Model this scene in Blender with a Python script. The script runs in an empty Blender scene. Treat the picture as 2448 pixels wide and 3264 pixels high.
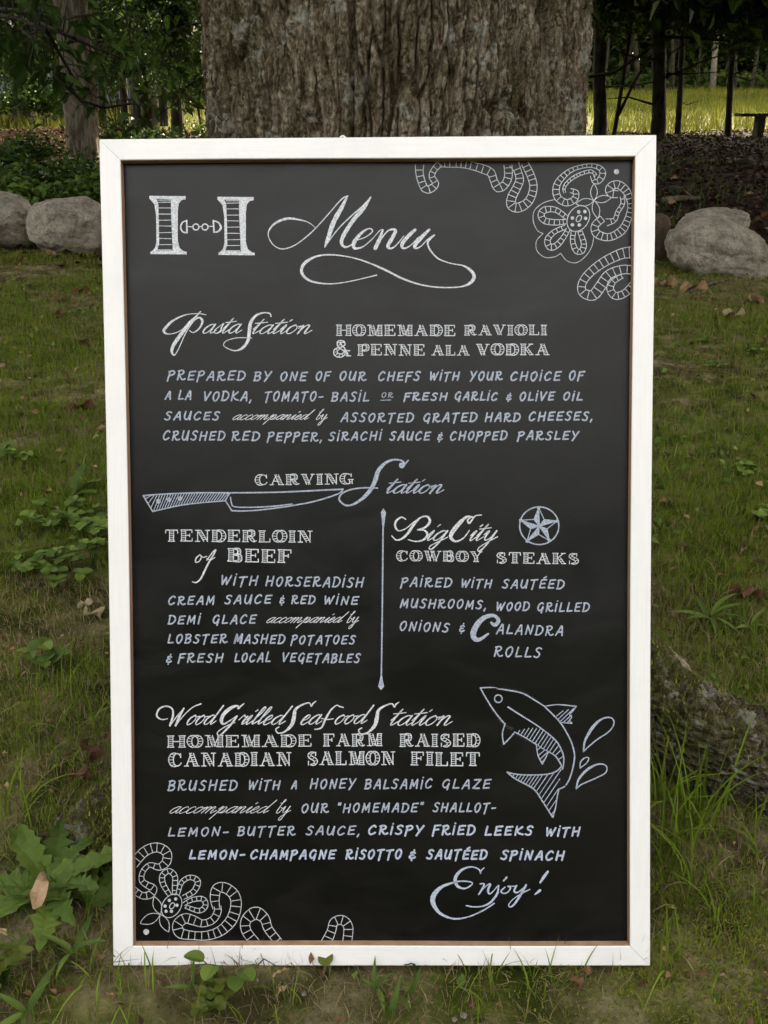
import bpy, bmesh, math, random
import numpy as np
from mathutils import Vector, Matrix
R = math.radians
random.seed(7); rng = np.random.default_rng(11)
scene = bpy.context.scene
C = bpy.data.collections.new("place"); scene.collection.children.link(C)

# ------------------------------------------------------------ camera, sky, sun, exposure
PITCH = R(24.3); EYE = 1.03
CY, SY = math.cos(PITCH), math.sin(PITCH)
cam = bpy.data.objects.new("camera", bpy.data.cameras.new("camera"))
scene.collection.objects.link(cam); scene.camera = cam
cam.location = (0, 0, EYE); cam.rotation_euler = (R(90) - PITCH, 0, 0)
cam.data.sensor_fit = 'VERTICAL'; cam.data.sensor_height = 32.64; cam.data.lens = 30.0
cam.data.clip_start = 0.05; cam.data.clip_end = 1500
SUN_EL, SUN_AZ = R(25), R(24)          # azimuth clockwise from +Y
world = bpy.data.worlds.new("World"); scene.world = world; world.use_nodes = True
wn = world.node_tree; bg = wn.nodes['Background']
sky = wn.nodes.new('ShaderNodeTexSky'); sky.sky_type = 'NISHITA'; sky.sun_disc = False
sky.sun_elevation = SUN_EL; sky.sun_rotation = SUN_AZ
sky.air_density = 1.0; sky.dust_density = 3.0; sky.ozone_density = 1.0
hs = wn.nodes.new('ShaderNodeHueSaturation'); hs.inputs['Saturation'].default_value = .30   # thin high cloud greys the blue
tn = wn.nodes.new('ShaderNodeMix'); tn.data_type = 'RGBA'; tn.blend_type = 'MULTIPLY'; tn.inputs[0].default_value = 1; tn.inputs[7].default_value = (1.05, .955, .835, 1)
wn.links.new(sky.outputs[0], hs.inputs['Color']); wn.links.new(hs.outputs[0], tn.inputs[6]); wn.links.new(tn.outputs[2], bg.inputs[0]); bg.inputs[1].default_value = 0.15
sl = bpy.data.lights.new("sun", 'SUN'); sl.energy = 2.0; sl.angle = R(0.6); sl.color = (1.0, 0.84, 0.62)
so = bpy.data.objects.new("sun", sl); scene.collection.objects.link(so)
sd = Vector((math.sin(SUN_AZ)*math.cos(SUN_EL), math.cos(SUN_AZ)*math.cos(SUN_EL), math.sin(SUN_EL)))
so.rotation_euler = sd.to_track_quat('Z', 'Y').to_euler(); so.location = (0, 0, 30)
scene.view_settings.view_transform = 'Standard'; scene.view_settings.look = 'None'
scene.view_settings.exposure = 3.27; scene.view_settings.gamma = 1.0
scene.view_settings.use_curve_mapping = False
scene.cycles.max_bounces = 4; scene.cycles.diffuse_bounces = 3; scene.cycles.glossy_bounces = 2; scene.cycles.transparent_max_bounces = 8

# ------------------------------------------------------------ helpers
def ray(px, py):                       # direction of a photo pixel (2448 x 3264) in the world
    a, b = (px-1224)/3000, (py-1632)/3000
    return Vector((a, CY - b*SY, -SY - b*CY))
def smooth(a, b, x):
    t = np.clip((x-a)/(b-a), 0, 1); return t*t*(3-2*t)
def hz(x, y):                          # height of the ground
    x = np.asarray(x, float); y = np.asarray(y, float)
    h = 0.012*np.sin(x*5.1+1)*np.sin(y*4.3) + 0.02*np.sin(x*1.7+.6)*np.sin(y*1.3+2)*smooth(1.5, 4, y)
    h = h + 0.05*np.sin(x*.7)*smooth(7, 12, y)
    h = h + 0.0165*np.clip(y-24, 0, 400)*smooth(20, 30, y)
    h = h + 0.10*smooth(15, 21, y)*smooth(30, 24, y)
    h = h + (fbm(x*9, y*9, 0, 4, 3)-.5)*.03*smooth(16, 4, y)*smooth(-6, -2, y)
    return h + .02*np.exp(-((x-.05)**2/.3+(y-1.5)**2/.3))
def gp(px, py):                        # where a pixel's ray meets the ground
    d = ray(px, py); t = EYE/max(1e-4, -d.z)
    for _ in range(12):
        p = Vector((0, 0, EYE)) + d*t
        t += (p.z - float(hz(p.x, p.y)))/max(0.02, -d.z)*.7
    return Vector((0, 0, EYE)) + d*t
def at(px, py, y):                     # a pixel's ray at depth y
    d = ray(px, py); return Vector((0, 0, EYE)) + d*(y/d.y)
def put(o, parent=None):
    C.objects.link(o)
    if parent is not None: o.parent = parent
    return o
def tag(o, label=None, cat=None, group=None, kind=None):
    if label: o['label'] = label
    if cat: o['category'] = cat
    if group: o['group'] = group
    if kind: o['kind'] = kind
    return o
def empty(name, loc, rz=0):
    o = bpy.data.objects.new(name, None); o.empty_display_size = .1
    o.location = loc; o.rotation_euler = (0, 0, rz); return put(o)
def np_mesh(name, V, F, mat, tint=None, smoothf=False):
    """V (n,3), F (m,k) equal-sized faces; tint per vertex"""
    me = bpy.data.meshes.new(name); V = np.asarray(V, np.float32); F = np.asarray(F, np.int32)
    me.vertices.add(len(V)); me.vertices.foreach_set('co', V.ravel())
    k = F.shape[1]; me.loops.add(F.size); me.loops.foreach_set('vertex_index', F.ravel())
    me.polygons.add(len(F)); me.polygons.foreach_set('loop_start', np.arange(0, F.size, k, dtype=np.int32))
    me.polygons.foreach_set('loop_total', np.full(len(F), k, np.int32))
    if smoothf: me.polygons.foreach_set('use_smooth', np.ones(len(F), bool))
    me.update(calc_edges=True)
    if tint is not None:
        a = me.attributes.new('tint', 'FLOAT', 'POINT'); a.data.foreach_set('value', np.asarray(tint, np.float32))
    me.materials.append(mat); return me
def py_mesh(name, V, F, mat, smoothf=False):
    me = bpy.data.meshes.new(name); me.from_pydata([tuple(v) for v in V], [], F); me.update()
    if smoothf:
        for p in me.polygons: p.use_smooth = True
    me.materials.append(mat); return me
def mob(name, me, parent=None): return put(bpy.data.objects.new(name, me), parent)
# lattice noise, vectorised
def _h(ix, iy, iz, s):
    n = (ix*374761393 + iy*668265263 + iz*2147483647 + s*1274126177) & 0xffffffff
    n = ((n ^ (n >> 13))*1274126177) & 0xffffffff
    n = ((n ^ (n >> 16))*2246822519) & 0xffffffff
    return ((n ^ (n >> 15)) & 0xffff)/65535.0
def vn(x, y, z=0.0, s=0):
    x, y, z = np.broadcast_arrays(np.asarray(x, float), np.asarray(y, float), np.asarray(z, float))
    ix, iy, iz = np.floor(x).astype(np.int64), np.floor(y).astype(np.int64), np.floor(z).astype(np.int64)
    fx, fy, fz = x-ix, y-iy, z-iz
    fx, fy, fz = fx*fx*(3-2*fx), fy*fy*(3-2*fy), fz*fz*(3-2*fz)
    r = 0
    for a in (0, 1):
        for b in (0, 1):
            for c in (0, 1):
                w = (fx if a else 1-fx)*(fy if b else 1-fy)*(fz if c else 1-fz)
                r = r + w*_h(ix+a, iy+b, iz+c, s)
    return r
def fbm(x, y, z=0.0, o=4, s=0, g=.5):
    r, a, t = 0, 1, 0
    for i in range(o):
        r = r + a*vn(x*2**i, y*2**i, np.asarray(z)*2**i, s+i); t += a; a *= g
    return r/t

def worley(x, y, s=0):                 # (distance between the two nearest cell points, id of the nearest)
    ix, iy = np.floor(x).astype(np.int64), np.floor(y).astype(np.int64); f1 = np.full(x.shape, 9.); f2 = f1.copy(); cid = np.zeros(x.shape)
    for a in (-1, 0, 1):
        for b in (-1, 0, 1):
            cx, cy = ix+a, iy+b; z0 = np.zeros_like(ix)
            d = np.hypot(cx+_h(cx, cy, z0, s)-x, cy+_h(cx, cy, z0, s+7)-y); idv = _h(cx, cy, z0, s+13)
            near = d < f1; f2 = np.where(near, f1, np.minimum(f2, d)); cid = np.where(near, idv, cid); f1 = np.where(near, d, f1)
    return f2-f1, cid

# ------------------------------------------------------------ materials
def mat(name, base=(.5, .5, .5), rough=.8, spec=.3):
    m = bpy.data.materials.new(name); m.use_nodes = True
    b = m.node_tree.nodes['Principled BSDF']; b.inputs['Base Color'].default_value = (*base, 1)
    b.inputs['Roughness'].default_value = rough; b.inputs['Specular IOR Level'].default_value = spec
    return m
def N(m, t, **kw):
    n = m.node_tree.nodes.new(t)
    for k, v in kw.items(): setattr(n, k, v)
    return n
def lk(m, a, b): m.node_tree.links.new(a, b)
def ramp(m, fac, stops):
    r = N(m, 'ShaderNodeValToRGB'); e = r.color_ramp.elements
    while len(e) < len(stops): e.new(.5)
    for q, (p, c) in zip(e, stops): q.position = p; q.color = (*c, 1)
    lk(m, fac, r.inputs[0]); return r.outputs[0]
def tex(m, scale, detail=5, rough=.6, vec=None, stretch=None, dist=0):
    n = N(m, 'ShaderNodeTexNoise'); n.inputs['Scale'].default_value = scale
    n.inputs['Detail'].default_value = detail; n.inputs['Roughness'].default_value = rough
    n.inputs['Distortion'].default_value = dist
    tc = N(m, 'ShaderNodeTexCoord'); v = tc.outputs['Object' if vec is None else vec]
    if stretch:
        mp = N(m, 'ShaderNodeMapping'); mp.inputs['Scale'].default_value = stretch; lk(m, v, mp.inputs[0]); v = mp.outputs[0]
    lk(m, v, n.inputs['Vector']); return n.outputs['Fac']
def mix(m, f, a, b, mode='MIX'):
    n = N(m, 'ShaderNodeMix', data_type='RGBA', blend_type=mode)
    if isinstance(f, (int, float)): n.inputs[0].default_value = f
    else: lk(m, f, n.inputs[0])
    for s, v in ((n.inputs[6], a), (n.inputs[7], b)):
        if isinstance(v, tuple): s.default_value = (*v, 1)
        else: lk(m, v, s)
    return n.outputs[2]
def bump(m, h, strength=.4, dist=.01):
    b = N(m, 'ShaderNodeBump'); b.inputs['Strength'].default_value = strength; b.inputs['Distance'].default_value = dist
    lk(m, h, b.inputs['Height']); lk(m, b.outputs[0], m.node_tree.nodes['Principled BSDF'].inputs['Normal'])
def setc(m, c): lk(m, c, m.node_tree.nodes['Principled BSDF'].inputs['Base Color'])
def leafy(name, stops, rough=.55, trans=.35, spec=.3, noise=12):
    m = mat(name, rough=rough, spec=spec)
    a = N(m, 'ShaderNodeAttribute', attribute_name='tint')
    c = ramp(m, a.outputs['Fac'], stops)
    c = mix(m, .35, c, ramp(m, tex(m, noise, 3), [(.3, (.35, .35, .35)), (.7, (1, 1, 1))]), 'MULTIPLY')
    setc(m, c)
    t = N(m, 'ShaderNodeBsdfTranslucent'); lk(m, c, t.inputs[0])
    ms = N(m, 'ShaderNodeMixShader'); ms.inputs[0].default_value = trans
    nt = m.node_tree; out = nt.nodes['Material Output']; pb = nt.nodes['Principled BSDF']
    lk(m, pb.outputs[0], ms.inputs[1]); lk(m, t.outputs[0], ms.inputs[2]); lk(m, ms.outputs[0], out.inputs[0])
    return m
M_grass = leafy('grass', [(0, (.32, .26, .13)), (.10, (.22, .19, .08)), (.16, (.19, .20, .035)), (.5, (.11, .175, .012)), (1, (.21, .30, .03))], .75, .25, spec=.08, noise=9)
M_straw = leafy('dead_grass', [(0, (.13, .09, .045)), (.5, (.26, .20, .105)), (1, (.42, .35, .21))], .8, .1)
M_moss = leafy('moss', [(0, (.10, .115, .012)), (.5, (.20, .22, .025)), (1, (.32, .34, .05))], .9, .15)
M_leaf = leafy('leaf_green', [(0, (.016, .033, .007)), (.45, (.036, .072, .012)), (.8, (.075, .13, .018)), (.93, (.15, .19, .03)), (1, (.28, .18, .03))], .5, .38, spec=.2)
M_leafy_y = leafy('leaf_yellow_green', [(0, (.03, .055, .012)), (.4, (.06, .10, .018)), (.8, (.13, .17, .025)), (1, (.26, .25, .04))], .5, .5)
M_weed = leafy('weed_green', [(0, (.045, .08, .014)), (.5, (.095, .155, .03)), (1, (.19, .27, .05))], .6, .3, spec=.15, noise=55)
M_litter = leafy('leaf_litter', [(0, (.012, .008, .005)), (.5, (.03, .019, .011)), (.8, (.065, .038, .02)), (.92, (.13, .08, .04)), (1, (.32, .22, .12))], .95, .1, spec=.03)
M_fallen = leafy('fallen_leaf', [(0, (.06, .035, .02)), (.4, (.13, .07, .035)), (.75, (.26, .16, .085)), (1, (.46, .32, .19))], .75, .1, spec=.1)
M_meadow = leafy('meadow_grass', [(0, (.055, .06, .012)), (.5, (.09, .098, .016)), (1, (.17, .175, .02))], .9, .4, spec=.03)

def bark(name, a, b, c, sc=1.0):
    m = mat(name, rough=.95, spec=.12)
    n1 = tex(m, 14*sc, 8, .7, stretch=(1, 1, .18), dist=.4); n2 = tex(m, 3*sc, 5, .6)
    c0 = ramp(m, n1, [(.40, a), (.50, b), (.60, c)])
    c0 = mix(m, ramp(m, n2, [(.45, (0, 0, 0)), (.7, (.5, .5, .5))]), c0, (.07, .075, .03))
    setc(m, c0); bump(m, n1, .9, .012*1/sc); return m
M_bark_dark = bark('bark_dark', (.008, .006, .005), (.02, .016, .012), (.036, .03, .022), 1.2)
M_bark_mid = bark('bark_mid', (.05, .04, .03), (.11, .09, .068), (.19, .165, .13), 1.6)

def oak_bark(name='oak_bark', k=1.0):
    m = mat(name, rough=.95, spec=.1)
    hi = tex(m, 75, 10, .9, stretch=(1, 1, .28), dist=.5); lo = tex(m, 7, 6, .65, stretch=(1, 1, .45)); fine = tex(m, 260, 6, .8)
    pa = N(m, 'ShaderNodeAttribute', attribute_name='plate'); c = ramp(m, hi, [(.41, (.04*k, .029*k, .017*k)), (.46, (.14*k, .105*k, .066*k)), (.52, (.29*k, .24*k, .165*k)), (.59, (.60*k, .53*k, .41*k))])
    c = mix(m, ramp(m, lo, [(.48, (0, 0, 0)), (.56, (.75, .75, .75))]), c, ramp(m, fine, [(.42, (.02, .022, .008)), (.5, (.085, .08, .03)), (.58, (.26, .24, .13))]))
    c = mix(m, 1.0, c, ramp(m, pa.outputs['Fac'], [(0, (.42, .36, .30)), (.3, (.66, .62, .56)), (.55, (.9, .89, .87)), (1, (1, 1, 1))]), 'MULTIPLY')
    pat = tex(m, 21, 4, .75)
    c = mix(m, ramp(m, pat, [(.56, (0, 0, 0)), (.62, (.7, .7, .7))]), c, (.52, .52, .45))
    at_ = N(m, 'ShaderNodeAttribute', attribute_name='tint')     # moss on the roots
    mm = N(m, 'ShaderNodeMath', operation='MULTIPLY'); lk(m, at_.outputs['Fac'], mm.inputs[0]); lk(m, ramp(m, lo, [(.40, (0, 0, 0)), (.56, (1, 1, 1))]), mm.inputs[1])
    c = mix(m, mm.outputs[0], c, ramp(m, fine, [(.3, (.045, .055, .010)), (.7, (.13, .14, .025))]))
    setc(m, c)
    ad = N(m, 'ShaderNodeMath', operation='ADD'); lk(m, hi, ad.inputs[0]); lk(m, fine, ad.inputs[1])
    bump(m, ad.outputs[0], 1.0, .008); return m
M_oak = oak_bark(); M_root = oak_bark('root_bark', .55)
def stone(name, tone, scale=9):
    m = mat(name, rough=.9, spec=.15)
    n1, n2, n3 = tex(m, scale, 10, .8), tex(m, 60, 6, .85), tex(m, 3.2, 4, .6)
    c = ramp(m, n1, [(.38, tuple(v*.5 for v in tone)), (.5, tone), (.62, tuple(min(1, v*1.35) for v in tone))])
    c = mix(m, .5, c, ramp(m, n2, [(.40, (.35, .34, .32)), (.5, (.85, .85, .85)), (.6, (1, 1, 1))]), 'MULTIPLY')
    c = mix(m, ramp(m, n3, [(.5, (0, 0, 0)), (.72, (.6, .6, .6))]), c, (.16, .115, .065))
    crk = tex(m, 5, 6, .7, dist=1.6); c = mix(m, ramp(m, crk, [(.485, (0, 0, 0)), (.50, (.75, .75, .75)), (.515, (0, 0, 0))]), c, (.05, .038, .025))
    setc(m, c); ad = N(m, 'ShaderNodeMath', operation='ADD'); lk(m, n1, ad.inputs[0]); lk(m, n2, ad.inputs[1]); bump(m, ad.outputs[0], .9, .035); return m
M_stone = stone('pale_granite', (.50, .45, .37)); M_stone_b = stone('brown_stone', (.13, .095, .065)); M_stone_d = stone('dark_stone', (.04, .036, .03))

def ground_mat():
    m = mat('ground', rough=.98, spec=.05)
    geo = N(m, 'ShaderNodeNewGeometry'); sep = N(m, 'ShaderNodeSeparateXYZ'); lk(m, geo.outputs['Position'], sep.inputs[0])
    a, b, c3, d = tex(m, 1.6, 6, .65), tex(m, 9, 8, .7), tex(m, 60, 6, .75), tex(m, .5, 4, .6)
    soil = ramp(m, b, [(.4, (.06, .042, .026)), (.5, (.15, .112, .072)), (.62, (.30, .24, .165))])
    turf = ramp(m, b, [(.4, (.035, .05, .007)), (.52, (.08, .10, .015)), (.64, (.17, .16, .045))])
    near = mix(m, ramp(m, a, [(.42, (0, 0, 0)), (.56, (1, 1, 1))]), soil, turf)
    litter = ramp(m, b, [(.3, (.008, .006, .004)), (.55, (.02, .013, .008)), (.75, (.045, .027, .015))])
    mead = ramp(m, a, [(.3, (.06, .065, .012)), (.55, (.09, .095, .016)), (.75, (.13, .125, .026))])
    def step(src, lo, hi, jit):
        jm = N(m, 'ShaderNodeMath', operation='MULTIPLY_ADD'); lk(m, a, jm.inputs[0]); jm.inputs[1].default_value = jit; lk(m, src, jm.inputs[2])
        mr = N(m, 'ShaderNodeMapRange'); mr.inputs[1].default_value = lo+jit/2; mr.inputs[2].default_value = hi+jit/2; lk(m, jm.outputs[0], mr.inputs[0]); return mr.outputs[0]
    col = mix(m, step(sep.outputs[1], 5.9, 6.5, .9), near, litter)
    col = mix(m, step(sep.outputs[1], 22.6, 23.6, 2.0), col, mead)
    setc(m, col); ad = N(m, 'ShaderNodeMath', operation='ADD'); lk(m, b, ad.inputs[0]); lk(m, c3, ad.inputs[1]); bump(m, ad.outputs[0], .8, .02); return m
M_ground = ground_mat()

def paint_white():
    m = mat('white_paint', (.8, .8, .79), .45, .4)
    n = tex(m, 30, 5, .7, stretch=(14, .4, 1)); n2 = tex(m, 9, 6, .7)
    setc(m, mix(m, ramp(m, n2, [(.5, (0, 0, 0)), (.75, (1, 1, 1))]), ramp(m, n, [(.35, (.79, .785, .77)), (.6, (.83, .83, .815))]), (.76, .75, .75)))
    bump(m, n, .14, .0012); return m
M_white = paint_white()
def paint_white_h():
    m = mat('white_paint_crosswise', (.8, .8, .79), .45, .4)
    n = tex(m, 30, 5, .7, stretch=(.4, 14, 1)); n2 = tex(m, 9, 6, .7)
    setc(m, mix(m, ramp(m, n2, [(.5, (0, 0, 0)), (.75, (1, 1, 1))]), ramp(m, n, [(.35, (.79, .785, .77)), (.6, (.83, .83, .815))]), (.74, .73, .74)))
    bump(m, n, .14, .0012); return m
M_white_h = paint_white_h()
M_wood = mat('raw_wood', (.36, .23, .14), .8, .2)
setc(M_wood, ramp(M_wood, tex(M_wood, 40, 5, .6, stretch=(1, .1, 1)), [(.3, (.27, .16, .095)), (.7, (.42, .28, .18))]))
def board_mat():
    m = mat('black_board', (.006, .006, .006), .35, .28)
    n = tex(m, 600, 3, .7); n2 = tex(m, 5, 5, .7, stretch=(1, 2, 1), dist=.6)
    setc(m, ramp(m, n2, [(.42, (.0022, .0022, .0022)), (.6, (.0052, .005, .005))]))
    pb = m.node_tree.nodes['Principled BSDF']; mr = N(m, 'ShaderNodeMapRange'); lk(m, n2, mr.inputs[0])
    mr.inputs[1].default_value = .38; mr.inputs[2].default_value = .62; mr.inputs[3].default_value = .28; mr.inputs[4].default_value = .40; lk(m, mr.outputs[0], pb.inputs['Roughness'])
    bump(m, n, .22, .0004); return m
M_board = board_mat()
def chalk(name, lo, hi, sc=420):
    m = mat(name, hi, .85, .15); n = tex(m, sc, 6, .85)
    setc(m, ramp(m, n, [(.40, tuple(v*.75 for v in lo)), (.48, lo), (.57, hi)])); return m
M_ink = chalk('chalk_ink_blue_white', (.30, .34, .42), (.46, .50, .58))
M_inkw = chalk('chalk_ink_white', (.48, .51, .56), (.74, .75, .77))
M_inkl = chalk('chalk_ink_line', (.42, .45, .49), (.62, .64, .67))
M_smudge = chalk('chalk_smudge', (.01, .01, .01), (.06, .058, .055), 500)
# ------------------------------------------------------------ the ground
def grid(name, x0, x1, y0, y1, nx, ny, m, dz=0, powy=1):
    xs = np.linspace(x0, x1, nx); ys = y0 + (y1-y0)*np.linspace(0, 1, ny)**powy
    X, Y = np.meshgrid(xs, ys)
    Z = hz(X, Y) + dz
    V = np.stack([X, Y, Z], -1).reshape(-1, 3)
    i = np.arange((nx-1)*(ny-1)); r, c = i//(nx-1), i % (nx-1); a = r*nx+c
    return np_mesh(name, V, np.stack([a, a+1, a+nx+1, a+nx], 1), m, smoothf=True)
ys_parts = []
def ground():
    # graded sheet: fine near the camera, coarse towards the horizon
    ys = np.concatenate([np.linspace(-300, -4, 20), np.linspace(-3, 3, 200), np.linspace(3.05, 10, 120), np.linspace(10.3, 30, 60), np.linspace(32, 500, 60)])
    xs = np.concatenate([-np.geomspace(400, 3.2, 50), np.linspace(-3, 3, 200), np.geomspace(3.2, 400, 50)])
    X, Y = np.meshgrid(xs, ys)
    Z = hz(X, Y)
    V = np.stack([X, Y, Z], -1).reshape(-1, 3); nx = len(xs)
    i = np.arange((nx-1)*(len(ys)-1)); r, c = i//(nx-1), i % (nx-1); a = r*nx+c
    return mob('ground', np_mesh('ground', V, np.stack([a, a+1, a+nx+1, a+nx], 1), M_ground, smoothf=True))
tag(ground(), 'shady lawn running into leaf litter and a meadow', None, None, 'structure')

# ------------------------------------------------------------ leaves, blades
def blades(n, P, h, w, tint, lean=.6, seg=2, mt=None, name='grass', curl=.5):
    """P (n,3) roots; h, w arrays; returns mesh of bent tapering blades"""
    a = rng.uniform(0, 2*math.pi, n); l = rng.uniform(.1, 1, n)*lean
    dirx, diry = np.cos(a), np.sin(a); sx, sy = -diry, dirx
    tw = rng.uniform(-1, 1, n); sx, sy = sx*np.cos(tw)+dirx*np.sin(tw)*.6, sy*np.cos(tw)+diry*np.sin(tw)*.6
    rows = []
    for k in range(seg+1):
        t = k/seg; out = h*l*(t**1.6)*1.0; up = h*np.sqrt(np.maximum(.06, 1-(l*t**.8)**2*.8))*t - h*curl*l*l*t*t*.5
        ww = w*(1-t)**.7*.5 if k < seg else w*0
        cx, cy, cz = P[:, 0]+dirx*out, P[:, 1]+diry*out, P[:, 2]+up
        if k < seg:
            rows.append(np.stack([cx-sx*ww, cy-sy*ww, cz], 1)); rows.append(np.stack([cx+sx*ww, cy+sy*ww, cz], 1))
        else: rows.append(np.stack([cx, cy, cz], 1))
    V = np.stack(rows, 1); nv = V.shape[1]; base = np.arange(n)[:, None]*nv
    F = []
    for k in range(seg-1):
        F += [[2*k, 2*k+1, 2*k+3], [2*k, 2*k+3, 2*k+2]]
    F.append([2*seg-2, 2*seg-1, 2*seg])
    F = (base[:, None, :] + np.array(F)[None]).reshape(-1, 3)
    return V.reshape(-1, 3), F, np.repeat(tint, nv)
def scatter(x0, x1, y0, y1, n, mask=None):
    x, y = rng.uniform(x0, x1, n), rng.uniform(y0, y1, n)
    keep = np.abs(x) < (y*.49+.28)*1.05+.05
    keep &= ~((np.abs(x) < .215*y+.03) & (y > 1.02) & (rng.uniform(0, 1, n) > .22))    # few behind the board and the oak
    if mask is not None: keep &= rng.uniform(0, 1, n) < mask(x, y)
    x, y = x[keep], y[keep]
    return np.stack([x, y, hz(x, y)-.004], 1)
def trunk_out(x, y): return ((x-.03)**2 + (y-1.6)**2 > .33**2)
def bare(x, y):                              # where turf is thin
    b = smooth(.40, .56, fbm(x*2.2+3, y*2.2, 0, 4, 21))
    hole = 1.15*np.exp(-((x+.0)/.34)**2-((y-.73)/.17)**2) + .8*np.exp(-((x+.62)/.2)**2-((y-1.75)/.2)**2) + .8*np.exp(-((x-1.0)/.25)**2-((y-2.0)/.12)**2)
    near = smooth(2.6, 1.6, y)
    return np.clip((.45+.55*b)*(1-.25*near) - 1.0*hole, .03, 1)*trunk_out(x, y)
def moss_zone(x, y): return np.clip(np.exp(-((x-.48)/.20)**2-((y-.76)/.2)**2)*1.8, 0, 1)
def joined(name, sets, m, label, kind='stuff', cat='grass'):
    V, F, T, o = [], [], [], 0
    for v, f, t in sets: V.append(v); F.append(f+o); T.append(t); o += len(v)
    ob = mob(name, np_mesh(name, np.concatenate(V), np.concatenate(F), m, np.concatenate(T)))
    return tag(ob, label, cat, None, kind)
def gset(x0, x1, y0, y1, n, h, w, msk, tlo=.1, thi=1, lean=.8, seg=2, curl=.5):
    P = scatter(x0, x1, y0, y1, n, msk); k = len(P)
    hh = rng.uniform(.5, 1, k)*h*(0.6+.8*fbm(P[:, 0]*3, P[:, 1]*3, 0, 2, 5)); ww = rng.uniform(.6, 1.2, k)*w
    t = np.clip(rng.uniform(tlo, thi, k)*.6 + .6*(fbm(P[:, 0]*1.4, P[:, 1]*1.4, 0, 4, 9)-.28), tlo, thi)
    t = np.where(rng.uniform(0, 1, k) < .10, rng.uniform(0, .1, k), t)
    return blades(k, P, hh, ww, t, lean, seg, curl=curl)
joined('lawn_grass', [
    gset(-1.3, 1.3, .38, 1.6, 120000, .036, .0022, bare, .12, .95, 1.0, 3),
    gset(-1.3, 1.3, .38, 1.6, 5000, .075, .0030, bare, .2, .9, 1.0, 4),
    gset(-1.3, 1.3, .38, 1.6, 16000, .048, .0036, bare, .55, 1.0, 1.0, 3),
    gset(-2.1, 2.1, 1.6, 3.2, 9000, .06, .0042, bare, .6, 1.0, 1.0, 3),
    gset(-2.1, 2.1, 1.6, 3.2, 190000, .040, .0028, bare, .12, .9, .9, 2),
    gset(-3.9, 3.9, 3.2, 6.7, 200000, .045, .0042, bare, .1, .9, .85, 2)], M_grass,
    'short worn green lawn grass around the menu board', cat='grass')
joined('dead_grass', [
    gset(-1.3, 1.3, .38, 1.9, 60000, .045, .0016, lambda x, y: trunk_out(x, y)*(1-moss_zone(x, y))*(.5+.5*smooth(.4, .6, fbm(x*4, y*4, 0, 3, 31))), 0, 1, 1.35, 3, .9),
    gset(-3.6, 3.6, 1.9, 6.6, 60000, .045, .0028, lambda x, y: .25+.75*smooth(.5, .62, fbm(x*2, y*2, 0, 3, 33)), 0, .8, 1.3, 2, .9)], M_straw,
    'tangled dry straw lying between the green blades', cat='dead grass')
joined('moss', [gset(.1, .95, .40, 1.05, 110000, .013, .0034, moss_zone, 0, 1, 1.1, 2, .6)], M_moss,
    'bright yellow green moss at the lower right of the board', cat='moss')
joined('meadow_grass', [
    (lambda P: blades(len(P), P, rng.uniform(.10, .38, len(P))*(1+(P[:, 1]-20)*.01), rng.uniform(.02, .045, len(P))*(1+(P[:, 1]-20)*.01),
        np.clip(fbm(P[:, 0]*.5, P[:, 1]*.5, 0, 4, 8)*1.5-.3+rng.uniform(-.15, .15, len(P)), 0, 1), .8, 2))(scatter(-36, 40, 23.3, 66, 120000))], M_meadow,
    'tall sunny meadow grass beyond the trees', cat='meadow grass')

def leaf_cloud(Pc, size, tint, flat=.6, rngs=rng, asp=.5, fold=.18):
    """rhombic folded leaves: 4 verts, 2 triangles"""
    n = len(Pc); a = rngs.uniform(0, 2*math.pi, n); el = rngs.normal(-.25, .45, n)
    d = np.stack([np.cos(a)*np.cos(el), np.sin(a)*np.cos(el), np.sin(el)], 1)
    nr = rngs.normal(0, 1-flat, (n, 3)); nr[:, 2] += 1
    s = np.cross(d, nr); s /= np.linalg.norm(s, axis=1)[:, None]+1e-9; up = np.cross(s, d)
    L = size[:, None]
    v0 = Pc; v1 = Pc + d*L*.45 + s*L*asp*.5 + up*L*fold; v2 = Pc + d*L; v3 = Pc + d*L*.45 - s*L*asp*.5 + up*L*fold
    V = np.stack([v0, v1, v2, v3], 1).reshape(-1, 3); b = np.arange(n)[:, None]*4
    F = (b[:, None, :] + np.array([[0, 1, 2], [0, 2, 3]])[None]).reshape(-1, 3)
    return V, F, np.repeat(tint, 4)

def leaf_mesh(name, L=.1, W=.045, m=None, tint=.5, seg=6, droop=.25, jag=0., lobes=0, curl=.0, rnd=.8):
    """one broad leaf lying along +Y from its stalk, folded on the midrib"""
    V, F = [], []
    for k in range(seg+1):
        t = k/seg; w = W*.5*max(0, math.sin(math.pi*(t*.96+.03)**.85))**(.5 if rnd < .7 else .9)
        if lobes: w *= 1 + .45*math.cos(t*lobes*2*math.pi)
        if jag: w *= (1+jag*random.uniform(.4, 1.6)) if k % 2 else (1-jag*random.uniform(.4, 1.6))
        z = -droop*L*t*t + .0; c = curl*math.sin(t*9)*W
        V += [(-w, L*t, z+w*.35+c), (0, L*t, z), (w, L*t, z+w*.35-c)]
    for k in range(seg):
        a = 3*k
        F += [(a, a+1, a+4, a+3), (a+1, a+2, a+5, a+4)]
    me = py_mesh(name, V, F, m, False)
    at_ = me.attributes.new('tint', 'FLOAT', 'POINT'); at_.data.foreach_set('value', np.full(len(V), tint, np.float32)); return me

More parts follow.
